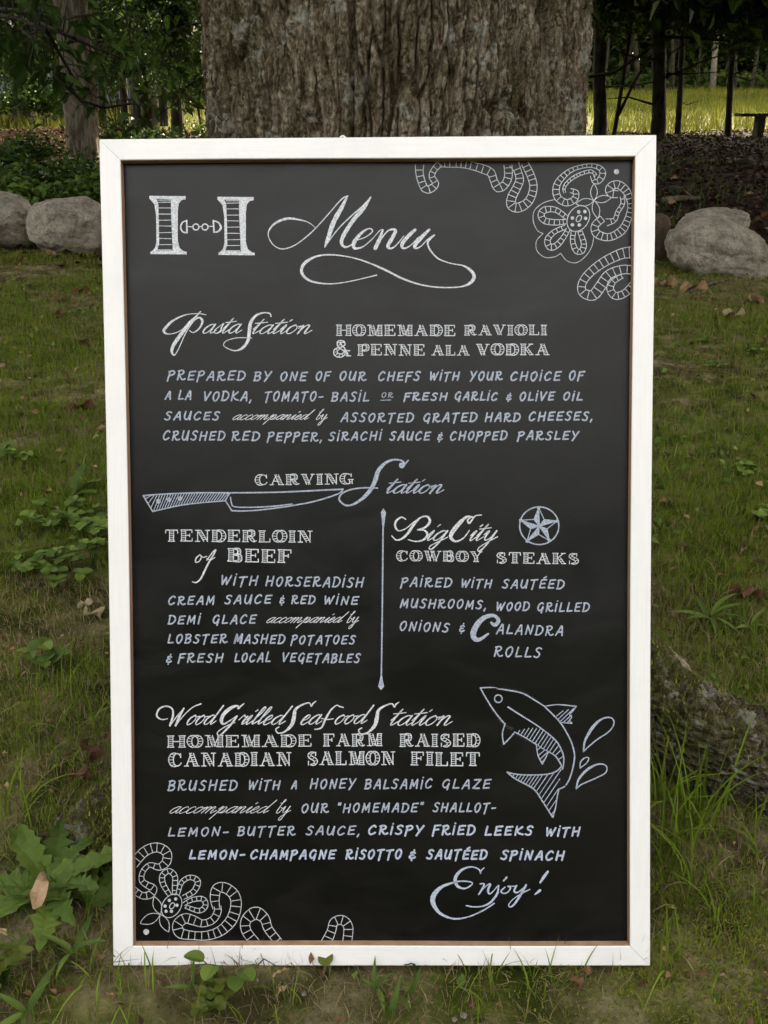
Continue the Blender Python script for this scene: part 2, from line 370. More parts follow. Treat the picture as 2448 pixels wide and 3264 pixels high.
# leaf litter on the forest floor
def litter_set(n, x0, x1, y0, y1, size, tl, th, msk=None):
    P = scatter(x0, x1, y0, y1, n, msk); P[:, 2] += rng.uniform(.005, .03, len(P))
    return leaf_cloud(P, rng.uniform(.6, 1.2, len(P))*size, rng.uniform(tl, th, len(P))**1.0, .5, asp=.75, fold=.15)
joined('leaf_litter', [litter_set(60000, -13, 13, 5.9, 24, .075, 0, 1.0, lambda x, y: smooth(5.7, 6.6, y+.5*np.sin(x*3)))], M_litter,
    'brown fallen leaves covering the floor of the wood', cat='leaf litter')
joined('leaf_litter', [litter_set(26000, -14, -2.2, 11, 23.5, .085, .55, 1.0)], M_fallen,  # brighter leaf colours painted in for a sunlit patch of floor
    'orange brown leaf litter on the left wood floor, coloured brighter as if sunlit', cat='leaf litter')
joined('bank_undergrowth', [(lambda P: blades(len(P), P, rng.uniform(.06, .2, len(P)), rng.uniform(.006, .012, len(P)), rng.uniform(.1, .7, len(P)), 1.0, 2))(
    scatter(-12, 12, 6.8, 23, 26000, lambda x, y: smooth(.48, .6, fbm(x*.9, y*.9, 0, 3, 44))))], M_weed,
    'sparse dark ground plants on the shady bank behind the boulders', cat='undergrowth')

P_ = scatter(-1.3, 1.3, .38, 1.9, 5000, lambda x, y: trunk_out(x, y)*(.3+.7*smooth(.45, .6, fbm(x*5, y*5, 0, 3, 88)))); P_[:, 2] += rng.uniform(.002, .018, len(P_))
P2_ = scatter(-3.6, 3.6, 1.9, 6.4, 3500); P2_[:, 2] += rng.uniform(.01, .03, len(P2_))
joined('leaf_crumbs', [leaf_cloud(P_, rng.uniform(.004, .016, len(P_)), rng.uniform(.0, .95, len(P_)), .3, asp=.6), leaf_cloud(P2_, rng.uniform(.012, .035, len(P2_)), rng.uniform(.0, .9, len(P2_)), .3, asp=.6)], M_fallen,
    'crumbs and scraps of dead leaves caught in the turf', cat='leaf litter')
P_ = scatter(-1.3, 1.3, .4, 1.9, 2600, lambda x, y: trunk_out(x, y)*smooth(.5, .62, fbm(x*3, y*3, 0, 3, 90))); P_[:, 2] += rng.uniform(.006, .022, len(P_))
P2_ = scatter(-3.6, 3.6, 1.9, 6.4, 5200, lambda x, y: .2+smooth(.5, .62, fbm(x*2, y*2, 0, 3, 91))); P2_[:, 2] += rng.uniform(.015, .035, len(P2_))
joined('lawn_weeds', [leaf_cloud(P_, rng.uniform(.008, .02, len(P_)), rng.uniform(.2, 1, len(P_)), .5, asp=.7), leaf_cloud(P2_, rng.uniform(.015, .035, len(P2_)), rng.uniform(.1, 1, len(P2_)), .5, asp=.7)], M_weed,
    'tiny broad leaved weeds sprinkled through the lawn', cat='weeds')

# ------------------------------------------------------------ the big oak the board leans on
OX, OY = .011, 1.57
def root_limb(par, pts, rad, seed):
    P = np.array(pts, float); n, m_ = 260, 150; t = np.linspace(0, len(P)-1, n); i = np.minimum(t.astype(int), len(P)-2); f = (t-i)[:, None]
    q = lambda k: P[np.clip(i+k, 0, len(P)-1)]
    c = .5*(2*q(0)+(-q(-1)+q(1))*f+(2*q(-1)-5*q(0)+4*q(1)-q(2))*f**2+(-q(-1)+3*q(0)-3*q(1)+q(2))*f**3)
    r = np.interp(t, range(len(P)), rad)
    d = np.gradient(c, axis=0); L = np.cumsum(np.linalg.norm(d, axis=1)); d /= np.linalg.norm(d, axis=1)[:, None]
    sd_ = np.cross(d, [0, 0, 1.0]); sd_ /= np.linalg.norm(sd_, axis=1)[:, None]; up = np.cross(sd_, d)
    a = np.linspace(0, 2*math.pi, m_, endpoint=False); A, LL_ = np.meshgrid(a, L); u = A*.13
    wx = (fbm(LL_*9+seed, u*14, 0, 3, 71)-.5)*.06
    n1 = fbm(LL_*13+seed, (u+wx)*46, 0, 4, 72); n2 = fbm(LL_*60, (u+wx)*130, 0, 4, 73); n3 = fbm(LL_*6, np.cos(A)*1.3, np.sin(A)*1.3, 3, 74+seed)
    e1, id1 = worley(LL_*20+wx*24+seed*9, (u+wx)*62+fbm(LL_*7, u*9, 0, 3, 78)*3, 15); e2, id2 = worley(LL_*60+wx*40, (u+wx)*130, 16); p1 = smooth(.03, .24, e1); p2 = smooth(0, .24, e2)
    R_ = r[:, None]*(1+(n3-.5)*.5) + .013*(p1*(.5+.5*id1)) + .006*p1*p2*id2 + .009*(n2-.5) + .006*(fbm(LL_*190, u*330, 0, 3, 79)-.5); pl = np.clip((.3+.7*p1)*(.6+.4*p2)*(.7+.3*id1), 0, 1)
    V = c[:, None, :] + sd_[:, None, :]*(np.cos(A)*R_*1.0)[..., None] + up[:, None, :]*(np.sin(A)*R_*.82)[..., None]
    k = np.arange(m_*(n-1)); rr, cc_ = k//m_, k % m_; c2 = (cc_+1) % m_
    F = np.stack([rr*m_+cc_, (rr+1)*m_+cc_, (rr+1)*m_+c2, rr*m_+c2], 1)
    ms = np.clip(np.sin(A)*.9+.2, 0, 1)*(np.interp(t, range(len(P)), [1.0, 1.0, .7, .4, .2][:len(P)] if seed == 1 else [1]*len(P)))[:, None]
    rm = np_mesh('root', V.reshape(-1, 3), F, M_root, ms.ravel(), True); pa = rm.attributes.new('plate', 'FLOAT', 'POINT'); pa.data.foreach_set('value', pl.ravel().astype(np.float32)); mob('root', rm, par)
    if seed < 3:                                            # moss cushions growing on the shady upper side
        j = rng.integers(0, V.shape[0]*V.shape[1], 26000 if seed == 1 else 16000); q = V.reshape(-1, 3)[j]; w_ = (ms.ravel()[j] > rng.uniform(.25, 1, len(j))) & (fbm(q[:, 0]*9, q[:, 1]*9, q[:, 2]*9, 3, 4) > .43); q = q[w_]
        Vm, Fm, Tm = blades(len(q), q, rng.uniform(.004, .011, len(q)), rng.uniform(.0016, .003, len(q)), rng.uniform(0, .8, len(q)), .9, 2)
        mo = mob('moss', np_mesh('moss', Vm, Fm, M_moss, Tm), par); mo['kind'] = 'stuff'
def oak():
    root = empty('oak_tree', (OX, OY, 0)); tag(root, 'massive old tree with furrowed brown bark that the menu board leans on', 'tree')
    th = np.concatenate([np.linspace(-math.pi, 0, 640, endpoint=False), np.linspace(0, math.pi, 120, endpoint=False)])
    zs = np.concatenate([np.linspace(-.12, .90, 260, endpoint=False), np.linspace(.90, 1.30, 260, endpoint=False), np.linspace(1.30, 6.5, 60)])
    T, Z = np.meshgrid(th, zs)
    r = .2605 + .10*np.exp(-np.maximum(Z, 0)/.35) + .02*np.cos(T*3+1)*np.exp(-Z/1.2) + .012*np.cos(T*5)
    r = r*(1-.035*np.clip(Z-1.3, 0, 10)) - .012*smooth(.95, 1.2, Z)*0
    def lobe(t0, A, h, s):
        d = (T-t0+math.pi) % (2*math.pi)-math.pi
        return A*np.exp(-np.maximum(Z, -.02)/h)*np.exp(-(d/s)**2)
    r = r + lobe(R(-27), .20, .20, .34) + lobe(R(-4), .16, .2, .25) + lobe(R(214), .14, .12, .28) + lobe(R(170), .16, .2, .3) + lobe(R(-95), .06, .2, .3) + lobe(R(80), .2, .2, .4)
    # bark: warped vertical plates, furrows, a seam
    U = T*.30; wx = (fbm(U*16, Z*7, 0, 3, 51)-.5)*.05; wz = (fbm(U*18, Z*12, 5, 3, 52)-.5)*.10
    n1 = fbm((U+wx)*44, (Z+wz)*5.2, T*0, 4, 53, .55); n2 = fbm((U+wx)*105, (Z+wz)*26, 0, 4, 54, .6); n3 = fbm(U*330, Z*190, 0, 3, 55, .6)
    ridge = 1-np.abs(n1*2-1)*2.3; plate = np.clip(1-ridge, 0, 1)
    smoothz = np.exp(-((T+1.90)/.13)**2)               # the smooth strip left of the seam
    ampl = (.014*(1-.7*smoothz))
    wu = (fbm(U*7, Z*5, 3, 5, 61, .6)-.5)*.045; wv = (fbm(U*14, Z*9, 8, 3, 62)-.5)*.06
    e1, id1 = worley((U+wu+wx*.25)*50, (Z+wv)*7, 5); e2, id2 = worley((U+wu*.6+wx*.5)*135, (Z+wv*.6)*40, 6)
    p1 = smooth(.03, .22, e1); p2 = smooth(.0, .22, e2)
    d = ampl*(p1*(.45+.45*id1)*.8 + .30*p1*p2*(.4+.6*id2)) + .007*(n2-.5) + .008*(n3-.5)
    pl = np.clip((.25+.75*p1)*(.55+.45*p2)*(.65+.20*id1+.15*id2), 0, 1)*(1-.1*smoothz)
    seam = np.exp(-((T+1.77+.02*np.sin(Z*9)+.05*(Z-1.05))/.013)**2)
    d = d - .012*seam + .008*np.exp(-((T+1.73+.05*(Z-1.05))/.02)**2)
    r = r + d
    V = np.stack([np.cos(T)*r, np.sin(T)*r, Z], -1).reshape(-1, 3)
    nt = len(th); i = np.arange(nt*(len(zs)-1)); rr, c = i//nt, i % nt; c2 = (c+1) % nt
    F = np.stack([rr*nt+c, rr*nt+c2, (rr+1)*nt+c2, (rr+1)*nt+c], 1)
    for rp, rr_, sd_ in (([(.12, -.10, .24), (.30, -.19, .15), (.52, -.32, .055), (.90, -.52, -.005), (1.3, -.70, -.04)], [.135, .108, .085, .068, .05], 1),
                         ([(-.14, -.16, .14), (-.30, -.36, .03), (-.44, -.50, -.02), (-.54, -.60, -.06)], [.13, .09, .07, .05], 2)):
        root_limb(root, rp, rr_, sd_)
    moss = smooth(.62, .25, Z)*(.4+.6*vn(T*4, Z*8, 0, 3))
    tm = np_mesh('trunk', V, F, M_oak, moss.ravel(), True); pa = tm.attributes.new('plate', 'FLOAT', 'POINT'); pa.data.foreach_set('value', pl.ravel().astype(np.float32)); mob('trunk', tm, root)
    return root
oak_root = oak()

def tube(pts, rad, n=8):
    V, F = [], []
    pts = [Vector(p) for p in pts]
    for i, p in enumerate(pts):
        d = (pts[min(i+1, len(pts)-1)] - pts[max(i-1, 0)]).normalized()
        u = d.cross(Vector((0, 1, 0.01))).normalized(); w = d.cross(u)
        for k in range(n):
            a = 2*math.pi*k/n; V.append(p + (u*math.cos(a)+w*math.sin(a))*rad[i]*(1+.12*math.sin(3*a+i)))
    for i in range(len(pts)-1):
        for k in range(n):
            F.append((i*n+k, i*n+(k+1) % n, (i+1)*n+(k+1) % n, (i+1)*n+k))
    F.append(tuple(range(n-1, -1, -1))); F.append(tuple((len(pts)-1)*n+k for k in range(n)))
    return V, F
def merge(parts):
    V, F = [], []
    for v, f in parts:
        o = len(V); V += list(v); F += [tuple(i+o for i in q) for q in f]
    return V, F
def crown_mesh(name, n, rad, hgt, clumps, size, m, seed, tl=0, th=.85, hollow=.35):
    g = np.random.default_rng(seed)
    u = g.normal(0, 1, (clumps, 3)); u /= np.linalg.norm(u, axis=1)[:, None]
    cc = u*(g.uniform(hollow, 1, clumps)**.6)[:, None]*np.array([rad, rad, hgt])
    k = g.integers(0, clumps, n); sp = g.normal(0, 1, (n, 3))*np.array([rad, rad, hgt*.6])*.17
    P = cc[k]+sp
    t = np.clip(g.uniform(tl, th, clumps)[k]*.6+g.uniform(tl, th, n)*.4, 0, 1)
    return np_mesh(name, *leaf_cloud(P, g.uniform(.6, 1.3, n)*size, t, .6, g)[:2], m, np.repeat(t, 4))
CR_oak = crown_mesh('crown', 26000, 4.6, 2.0, 60, .24, M_leaf, 3)
CR = [crown_mesh('crown', 15000, 3.0, 2.6, 46, .22, M_leaf, 20+i, hollow=.2) for i in range(3)]
CRy = [crown_mesh('crown', 15000, 3.2, 3.2, 50, .24, M_leafy_y, 30+i, hollow=.2) for i in range(2)]
c = mob('crown', CR_oak, oak_root); c.location = (0.2, 3.8, 7.4)
limb = merge([tube([(0, 0, 5.8), (.8*math.cos(a), .8*math.sin(a)+.3, 7.0), (2.4*math.cos(a), 2.4*math.sin(a)+.8, 7.6)], [.16, .11, .04], 8) for a in (0.3, 1.6, 2.9, 4.2, 5.4)])
mob('limb', py_mesh('limb', *limb, M_bark_dark, True), oak_root)

def rough_trunk(base, pts, rad, m, n=20, seed=0, twigs=0, amp=.10):
    """trunk of finely stepped rings with bark relief"""
    g = random.Random(seed); P = [Vector(p) for p in pts]; V, F, ring = [], [], []
    steps = 60
    for s in range(steps+1):
        t = s/steps*(len(P)-1); i = min(int(t), len(P)-2); f = t-i; f2 = f*f*(3-2*f)*.4+f*.6
        c = P[i].lerp(P[i+1], f2); r = rad[i]*(1-f)+rad[i+1]*f
        ring.append((c, r))
    for s, (c, r) in enumerate(ring):
        for k in range(n):
            a = 2*math.pi*k/n
            q = 1+amp*(float(fbm(a*3+seed, s*.22, 0, 3, seed))-.5)*2 + amp*.7*math.sin(a*7+seed)
            V.append((c.x+math.cos(a)*r*q, c.y+math.sin(a)*r*q, c.z))
    for s in range(steps):
        for k in range(n):
            F.append((s*n+k, s*n+(k+1) % n, (s+1)*n+(k+1) % n, (s+1)*n+k))
    parts = [(V, F)]
    for j in range(twigs):
        t = g.uniform(.25, .95); c, r = ring[int(t*steps)]; a = g.uniform(0, 6.28); L = g.uniform(.8, 2.2)
        e = Vector((math.cos(a), math.sin(a)*.6, g.uniform(-.1, .35)))
        p1 = c+e*L*.5+Vector((0, 0, g.uniform(-.1, .15))); p2 = c+e*L+Vector((g.uniform(-.2, .2), 0, g.uniform(-.3, .3)))
        parts.append(tube([c, p1, p2], [r*.13+.006, r*.08+.005, .004], 5))
    return merge(parts)
def tree(name, label, px, py_, dist, wpx, top, m=M_bark_dark, crown=None, group=None, cz=5.2, cs=1, twigs=3, seed=1, pybase=None, cat='tree'):
    """wpx: width in photo pixels; top: pixel x of the trunk at the picture's top edge"""
    if pybase: b = gp(px, pybase)
    else:
        b = at(px, 430, dist); b.z = float(hz(b.x, b.y))
    dist = b.y; b0 = Vector((b.x, b.y, float(hz(b.x, b.y))))
    tp = at(top, 0, dist); dx = (tp.x-b0.x)/max(.5, tp.z-b0.z)
    r = wpx*.5/3000*dist*.98
    root = empty(name, b0); tag(root, label, cat, group)
    H = 7.5
    pts = [(0, 0, -.15), (dx*.35+.02*math.sin(seed), 0, .35), (dx*1.2, 0, 1.2), (dx*2.2+.06*math.sin(seed*2), .05, 2.4), (dx*2.6+.15*math.sin(seed), .1, 4.2), (dx*3+.2*math.cos(seed), .1, H)]
    rad = [r*1.12, r*1.0, r*.95, r*.93, r*.75, r*.35]
    v, f = rough_trunk(None, pts, rad, m, 18, seed, twigs)
    mob('trunk', py_mesh('trunk', v, f, m, True), root)
    if crown is not None:
        c = mob('crown', crown, root); c.location = (pts[4][0], .1, cz); c.scale = (cs, cs, cs); c.rotation_euler = (0, 0, seed*1.3)
    return root
G = 'trees standing at the edge of the meadow'
tree('forest_tree', 'dark trunk right against the edge of the big oak', 1912, 430, 22, 38, 1908, crown=CR[0], group=G, seed=1, pybase=437, cz=5.0)
tree('forest_tree', 'thickest dark trunk right of the oak, above the board corner', 2096, 430, 20, 42, 2106, crown=CR[1], group=G, seed=2, pybase=440, cz=4.8, twigs=6)
tree('forest_tree', 'thin dark trunk between the thickest trunk and the one near the bench', 2160, 430, 22, 18, 2182, crown=CR[2], group=G, seed=3, pybase=428, cz=5.2, cs=.7, twigs=7)
tree('forest_tree', 'thin dark trunk just left of the bench', 2322, 430, 22, 18, 2340, crown=CR[0], group=G, seed=4, pybase=432, cz=5.2, cs=.8, twigs=8)
# forked sapling
b = gp(1955, 436); rt = empty('sapling', b); tag(rt, 'slender sapling forking low down beside the dark trunk next to the oak', 'sapling')
v, f = merge([tube([(0, 0, -.1), (.05, 0, .5), (.12, 0, 1.6), (.2, 0, 3.2), (.35, 0, 6)], [.05, .042, .036, .03, .012], 8),
              tube([(.03, 0, .35), (.35, 0, 1.1), (.95, 0, 2.1), (1.3, 0, 3.4)], [.034, .028, .024, .012], 7),
              tube([(-.02, 0, 1.35), (-.3, 0, 1.28), (-.5, 0, 1.0), (-.9, 0, .95)], [.018, .016, .013, .008], 6)])
mob('trunk', py_mesh('trunk', v, f, M_bark_dark, True), rt)
# long bare boughs crossing in front of the meadow
def bough(label, pts, y, rad):
    P = [at(a, b_, y) for a, b_ in pts]; o = P[0]
    v, f = tube([p-o+Vector((0, .15*math.sin(i*2), 0)) for i, p in enumerate(P)], rad, 7)
    ob = mob('hanging_bough', py_mesh('hanging_bough', v, f, M_bark_dark, True)); ob.location = o
    tag(ob, label, 'branch')
bough('long thin bare bough sweeping up right from behind the oak over the meadow', [(1860, 248), (1960, 232), (2040, 175), (2110, 120), (2200, 118), (2330, 132), (2520, 120)], 19, [.03, .03, .03, .028, .025, .02, .012])
bough('bare bough dropping to the right near the top right corner', [(2130, 175), (2190, 140), (2290, 100), (2448, 55), (2560, 40)], 21, [.012, .018, .022, .03, .035])
bough('short bough with a bend over the corner of the oak top', [(1990, 65), (2060, 45), (2110, 25), (2140, 5), (2150, -30)], 18, [.012, .02, .025, .03, .03])

GL = 'trees in the shady wood on the left'
tree('forest_tree', 'grey brown leaning trunk between the boulders and the overhanging leaves', 280, 560, 9.3, 96, 226, m=M_bark_mid, crown=CR[1], group=GL, seed=5, cz=5.5, twigs=2, pybase=600)
tree('forest_tree', 'dark stout trunk at the far left with a gold lit streak', 72, 380, 20, 66, 62, crown=CR[2], group=GL, seed=6, pybase=395, cz=4.4)
tree('forest_tree', 'dark trunk leaning left of the grey brown trunk', 190, 370, 22, 30, 172, crown=CR[0], group=GL, seed=7, pybase=392, cz=4.4)
tree('forest_tree', 'broad black trunk midway between the grey brown trunk and the oak', 462, 420, 15.5, 78, 440, crown=CR[2], group=GL, seed=8, pybase=418, cz=4.6)
tree('forest_tree', 'narrow dark trunk just left of the oak', 565, 420, 14.5, 34, 545, crown=CR[0], group=GL, seed=9, pybase=430, cz=4.6, cs=.9)
tree('forest_tree', 'dark trunk lit gold on one side low down, close to the oak', 520, 400, 19, 30, 525, crown=CR[1], group=GL, seed=10, pybase=402, cz=4.2, cs=.8)
tree('forest_tree', 'thin black stem in front of the sunny gap at the left', 405, 430, 17, 22, 372, crown=CR[2], group=GL, seed=11, pybase=415, cz=4.6, cs=.7)
tree('forest_tree', 'thin black stem right behind the grey brown trunk', 330, 430, 18, 24, 318, crown=CR[2], group=GL, seed=12, pybase=410, cz=4.6, cs=.7)

# tree line across the meadow: trunks one can tell apart, leafy masses between them
GF = 'slim trees along the far side of the meadow'
side = ['left', 'right']
fx = [(1925, 12), (1985, 14), (2035, 20), (2068, 9), (2128, 20), (2146, 12), (2200, 8), (2222, 8), (2270, 22), (2292, 10), (2345, 8), (2392, 14), (2425, 10)]
words = ['close to the dark trunk beside the oak', 'seen between the sapling and the thickest trunk', 'pale and broad, left of the thickest trunk', 'touching the left edge of the thickest trunk',
         'touching the right edge of the thickest trunk', 'left of the thin trunk', 'just right of the thin trunk', 'slender and dark, left of the pale broad one', 'pale and broad in the middle of the gap',
         'right of the pale broad one', 'right of the trunk by the bench', 'above the bench', 'at the right edge above the bench']
for i, ((x, w), wd) in enumerate(zip(fx, words)):
    b = at(x, 300, 66+ (i*7 % 11)); b.z = float(hz(b.x, b.y)); r = w*.5/3000*b.y*.72
    o = empty('distant_tree', b); tag(o, 'distant trunk beyond the meadow, '+wd, 'tree', GF)
    v, f = merge([tube([(0, 0, -.3), (.35*math.sin(i*2.3), 0, 2), (.9*math.sin(i*2.3)+.2*math.sin(i*5), 0, 5), (1.2*math.sin(i*2.3), 0, 10)], [r*1.3, r, r*.85, r*.5], 8),
                  tube([(.05, 0, 3), (1.2*(-1)**i, 0, 5.2), (2.0*(-1)**i, 0, 8)], [r*.4, r*.3, r*.15], 6)])
    mob('trunk', py_mesh('trunk', v, f, M_bark_mid if w > 21 else M_bark_dark, True), o)
    c = mob('crown', CRy[i % 2], o); c.location = (0, 0, 8.5 + (i % 3)); c.scale = (1.3, 1.3, 1.5); c.rotation_euler = (0, 0, i)
def mass(n, boxes, size, m, seed, tl=0, th=1):
    g = np.random.default_rng(seed); sets = []
    for (x0, x1, y0, y1, z0, z1, d) in boxes:
        nc = 320; c = np.stack([g.uniform(x0, x1, nc), g.uniform(y0, y1, nc), z0+(z1-z0)*g.uniform(0, 1, nc)**.9], 1)
        k = g.integers(0, nc, int(n*d)); P = c[k]+g.normal(0, 1, (len(k), 3))*np.array([(x1-x0)/32, (y1-y0)/10, (z1-z0)/16])
        t = np.clip(g.uniform(tl, th, nc)[k]*.65+g.uniform(0, .35, len(k)), 0, 1)
        sets.append(leaf_cloud(P, g.uniform(.5, 1.3, len(k))*size, t, .5, g, asp=.6))
    return sets
joined('far_woods', mass(26000, [(-60, 5, 70, 84, 0, 18, 1.1), (-50, 2, 64, 70, 0, 6, 1.1), (-38, -3, 50, 55, .3, 7, 1.2), (5, 60, 76, 90, 1.2, 22, 1.7), (2, 60, 78, 88, .7, 9, 1.8), (8, 50, 72, 76, .7, 1.8, .25)], .62, M_leafy_y, 61), M_leafy_y,
    'green foliage of the wood on the far side of the meadow', cat='woods')
joined('far_woods', mass(30000, [(-70, 70, 96, 110, -1, 30, 1.0), (-60, 70, 92, 96, 0, 12, 1.6)], 1.1, M_leaf, 62), M_leaf,
    'darker depths of the far wood closing off the view', cat='woods')

# unseen trees added for shade right and left, for dark reflections behind the viewer
GS = 'unseen trees of the wood around the lawn, added for shade'
k = 0
for (x, y, s, ci) in [(6.5, 10, 1.15, 0), (9, 14.5, 1.3, 1), (10.5, 20, 1.3, 2), (9.5, 4.5, 1.2, 1), (8.6, 7.5, 1.5, 0), (12, 9, 1.5, 2), (14, 16, 1.6, 0), (5.2, 17, 1.1, 2), (13, 24, 1.5, 1), (10, 27, 1.4, 0), (16, 22, 1.6, 2), (4.8, 13, 1.1, 0), (7, 24, 1.2, 2), (-6, 9, 1.2, 2), (-9, 13, 1.3, 1), (-8, 19, 1.2, 0), (-10, 5, 1.2, 0), (-12, 18, 1.4, 1), (.5, 15, 1.2, 2), (1.0, 9, 1.1, 0), (3.4, 8, 1.0, 1), (3.2, 15.5, 1.0, 2), (6.8, 15, 1.1, 0), (8.5, 19, 1.1, 1)]:
    b = Vector((x, y, float(hz(x, y)))); o = empty('forest_tree', b); k += 1
    tag(o, 'unseen forest tree added so that its crown shades the scene, outside the frame or hidden behind the oak', 'tree', GS)
    if abs(x) > y*.42+.8 or abs(x) < 1.2:
        v, f = tube([(0, 0, -.2), (.05, 0, 1), (.1, 0, 3.5), (0, 0, 7)], [.26, .18, .15, .08], 10)
        mob('trunk', py_mesh('trunk', v, f, M_bark_dark, True), o)
    c = mob('crown', CR[ci], o); c.location = (0, 0, (3.4*s+.5+.07*y) if x > -1 and y > 9.5 else (5.0*s+.6+.12*y)); c.scale = (s, s, s); c.rotation_euler = (0, 0, k)  # crowns added without trunks in view; lowered on the right to darken the bank
GB = 'unseen trees added behind the viewer to darken the panel reflection'
for i in range(13):  # unseen row, added and raised to keep sky out of the panel's reflection
    a = R(180 + (i-6)*17); d = 19+(i*5 % 7); x, y = math.sin(a)*d, math.cos(a)*d
    o = empty('sky_blocker_tree', (x, y, 0)); tag(o, 'unseen broad tree added behind the viewer to darken the panel reflection', 'tree', GB)
    v, f = tube([(0, 0, -.2), (.05, 0, 1), (.1, 0, 3)], [.3, .2, .15], 8); mob('trunk', py_mesh('trunk', v, f, M_bark_dark, True), o)
    c = mob('crown', CR[i % 3], o); c.location = (0, 0, 5.6); c.scale = (2.0, 2.0, 2.1); c.rotation_euler = (0, 0, i)

# ------------------------------------------------------------ grey house far back on the left
def box(x0, x1, y0, y1, z0, z1):
    V = [(x, y, z) for x in (x0, x1) for y in (y0, y1) for z in (z0, z1)]
    return V, [(0, 1, 3, 2), (4, 6, 7, 5), (0, 4, 5, 1), (2, 3, 7, 6), (0, 2, 6, 4), (1, 5, 7, 3)]
M_siding = mat('blue_grey_siding', (.11, .125, .14), .8, .2); M_roof = mat('dark_roof', (.04, .04, .045), .9, .1)
hx = empty('far_house', (-16.5, 44, float(hz(-16.5, 44)))); tag(hx, 'blue grey clapboard house glimpsed far back through the left hand trees', 'house')
v, f = merge([box(-5, 5, -.02-.012*(i % 2), .0, .2*i, .2*i+.195) for i in range(16)] + [box(-5, 5, .01, 6, 0, 3.2)])
w = mob('wall', py_mesh('wall', v, f, M_siding), hx)
v = [(-5.4, -.5, 3.1), (5.4, -.5, 3.1), (5.4, 3, 5.0), (-5.4, 3, 5.0), (-5.4, 6.5, 3.1), (5.4, 6.5, 3.1)] ; v += [(a, b2, c2-.15) for a, b2, c2 in v]
mob('roof', py_mesh('roof', v, [(0, 1, 2, 3), (3, 2, 5, 4), (6, 9, 8, 7), (9, 10, 11, 8), (0, 6, 7, 1), (4, 5, 11, 10), (0, 3, 9, 6), (3, 4, 10, 9), (1, 7, 8, 2), (2, 8, 11, 5)], M_roof), hx)
for i, x in enumerate((-2.6, 1.6)):
    o = mob('window', py_mesh('window', *box(x-.5, x+.5, -.06, -.035, 1.0, 2.3), mat('window_glass', (.02, .025, .03), .1, .6)), hx)
    mob('frame', py_mesh('frame', *merge([box(x-.56, x-.5, -.08, -.03, .94, 2.36), box(x+.5, x+.56, -.08, -.03, .94, 2.36), box(x-.5, x+.5, -.08, -.03, 2.3, 2.36), box(x-.5, x+.5, -.08, -.03, .94, 1.0), box(x-.5, x+.5, -.08, -.062, 1.62, 1.67)]), M_white), o)
# ------------------------------------------------------------ the menu board
BW, BH, BT = .6844, 1.040, .0128          # outer width, outer height, depth of the panel behind the frame face
_r1 = Vector((.999952, -.00411281, -.00889249)); _r2 = Vector((-.00448401, -.99910192, -.04213379)); _n = Vector((-.00871122, .04217164, -.9990724))
_t = Vector((-.34598829, .57992128, 1.2027403))
def c2w(v): return Vector((v.x, v.z*CY - v.y*SY, -v.z*SY - v.y*CY))
BM = Matrix((c2w(_r1), c2w(_r2), c2w(_n))).transposed()
BM = Matrix((c2w(_r1).normalized(), c2w(_r2).normalized(), c2w(_n).normalized())).transposed()
bw = Matrix.Translation(c2w(_t)+Vector((0, 0, EYE))) @ BM.to_4x4()
board = bpy.data.objects.new('menu_board', None); board.empty_display_size = .1; put(board)
board.matrix_world = bw @ Matrix.Translation((BW/2, 0, 0))
board.matrix_world = bw
tag(board, 'large black hand lettered menu board in a white wooden frame leaning on the oak', 'menu board')
def pxl(px, py, z=-BT):                   # photo pixel -> board coordinates on the plane z
    d = Vector(((px-1224)/3000, (py-1632)/3000, 1)); p0 = _t + _n*z
    p = d*(p0.dot(_n)/d.dot(_n)) - _t
    return Vector((p.dot(_r1), p.dot(_r2), z))
FR = .0256
def bow(v): return .0026*max(0, math.sin(math.pi*min(1, max(0, (v-FR)/(BH-2*FR)))))
def rail_side(sgn):
    V, F, n = [], [], 40
    for k in range(n+1):
        t = k/n
        v_out = BH*t; v_in = FR+(BH-2*FR)*t
        bo, bi = bow(v_out), bow(v_in)
        xo, xi = (0+bo, FR+bi) if sgn < 0 else (BW-bo, BW-FR-bi)
        e = .0009; so_, si = (e, -e) if sgn < 0 else (-e, e)
        V += [(xo, v_out, -.030), (xo, v_out, -e), (xo+so_, e+(BH-2*e)*t, 0), (xi+si, FR-e+(BH-2*FR+2*e)*t, 0), (xi, v_in, -e), (xi, v_in, -.0012)]
        V += [(xi, v_in, -.030)]
    m_ = 7
    for k in range(n):
        for j in (0, 1, 2, 3):
            q = (k*m_+j, k*m_+j+1, (k+1)*m_+j+1, (k+1)*m_+j)
            F.append(q if sgn > 0 else q[::-1])
        F.append(tuple([k*m_+0, k*m_+6, (k+1)*m_+6, (k+1)*m_+0]))
    return V, F
def rail_flat(top):
    V, F, n = [], [], 30; e = .0009
    for k in range(n+1):
        t = k/n
        g_ = .0004; xo, xi = g_+(BW-2*g_)*t, FR+g_+(BW-2*FR-2*g_)*t; xoe, xie = e+g_+(BW-2*e-2*g_)*t, FR-e+g_+(BW-2*FR+2*e-2*g_)*t
        if top: a, b_ = BH, BH-FR; sa, sb = -e, e
        else: a, b_ = 0, FR; sa, sb = e, -e
        b_ += .0006*math.sin(t*5+top)*math.sin(math.pi*t)
        V += [(xo, a, -.030), (xo, a, -e), (xoe, a+sa, 0), (xie, b_+sb, 0), (xi, b_, -e), (xi, b_, -e), (xi, b_, -.030)]
    for k in range(n):
        for j in (0, 1, 2, 3):
            q = (k*7+j, k*7+j+1, (k+1)*7+j+1, (k+1)*7+j); F.append(q if not top else q[::-1])
        F.append((k*7, k*7+6, (k+1)*7+6, (k+1)*7))
    return V, F
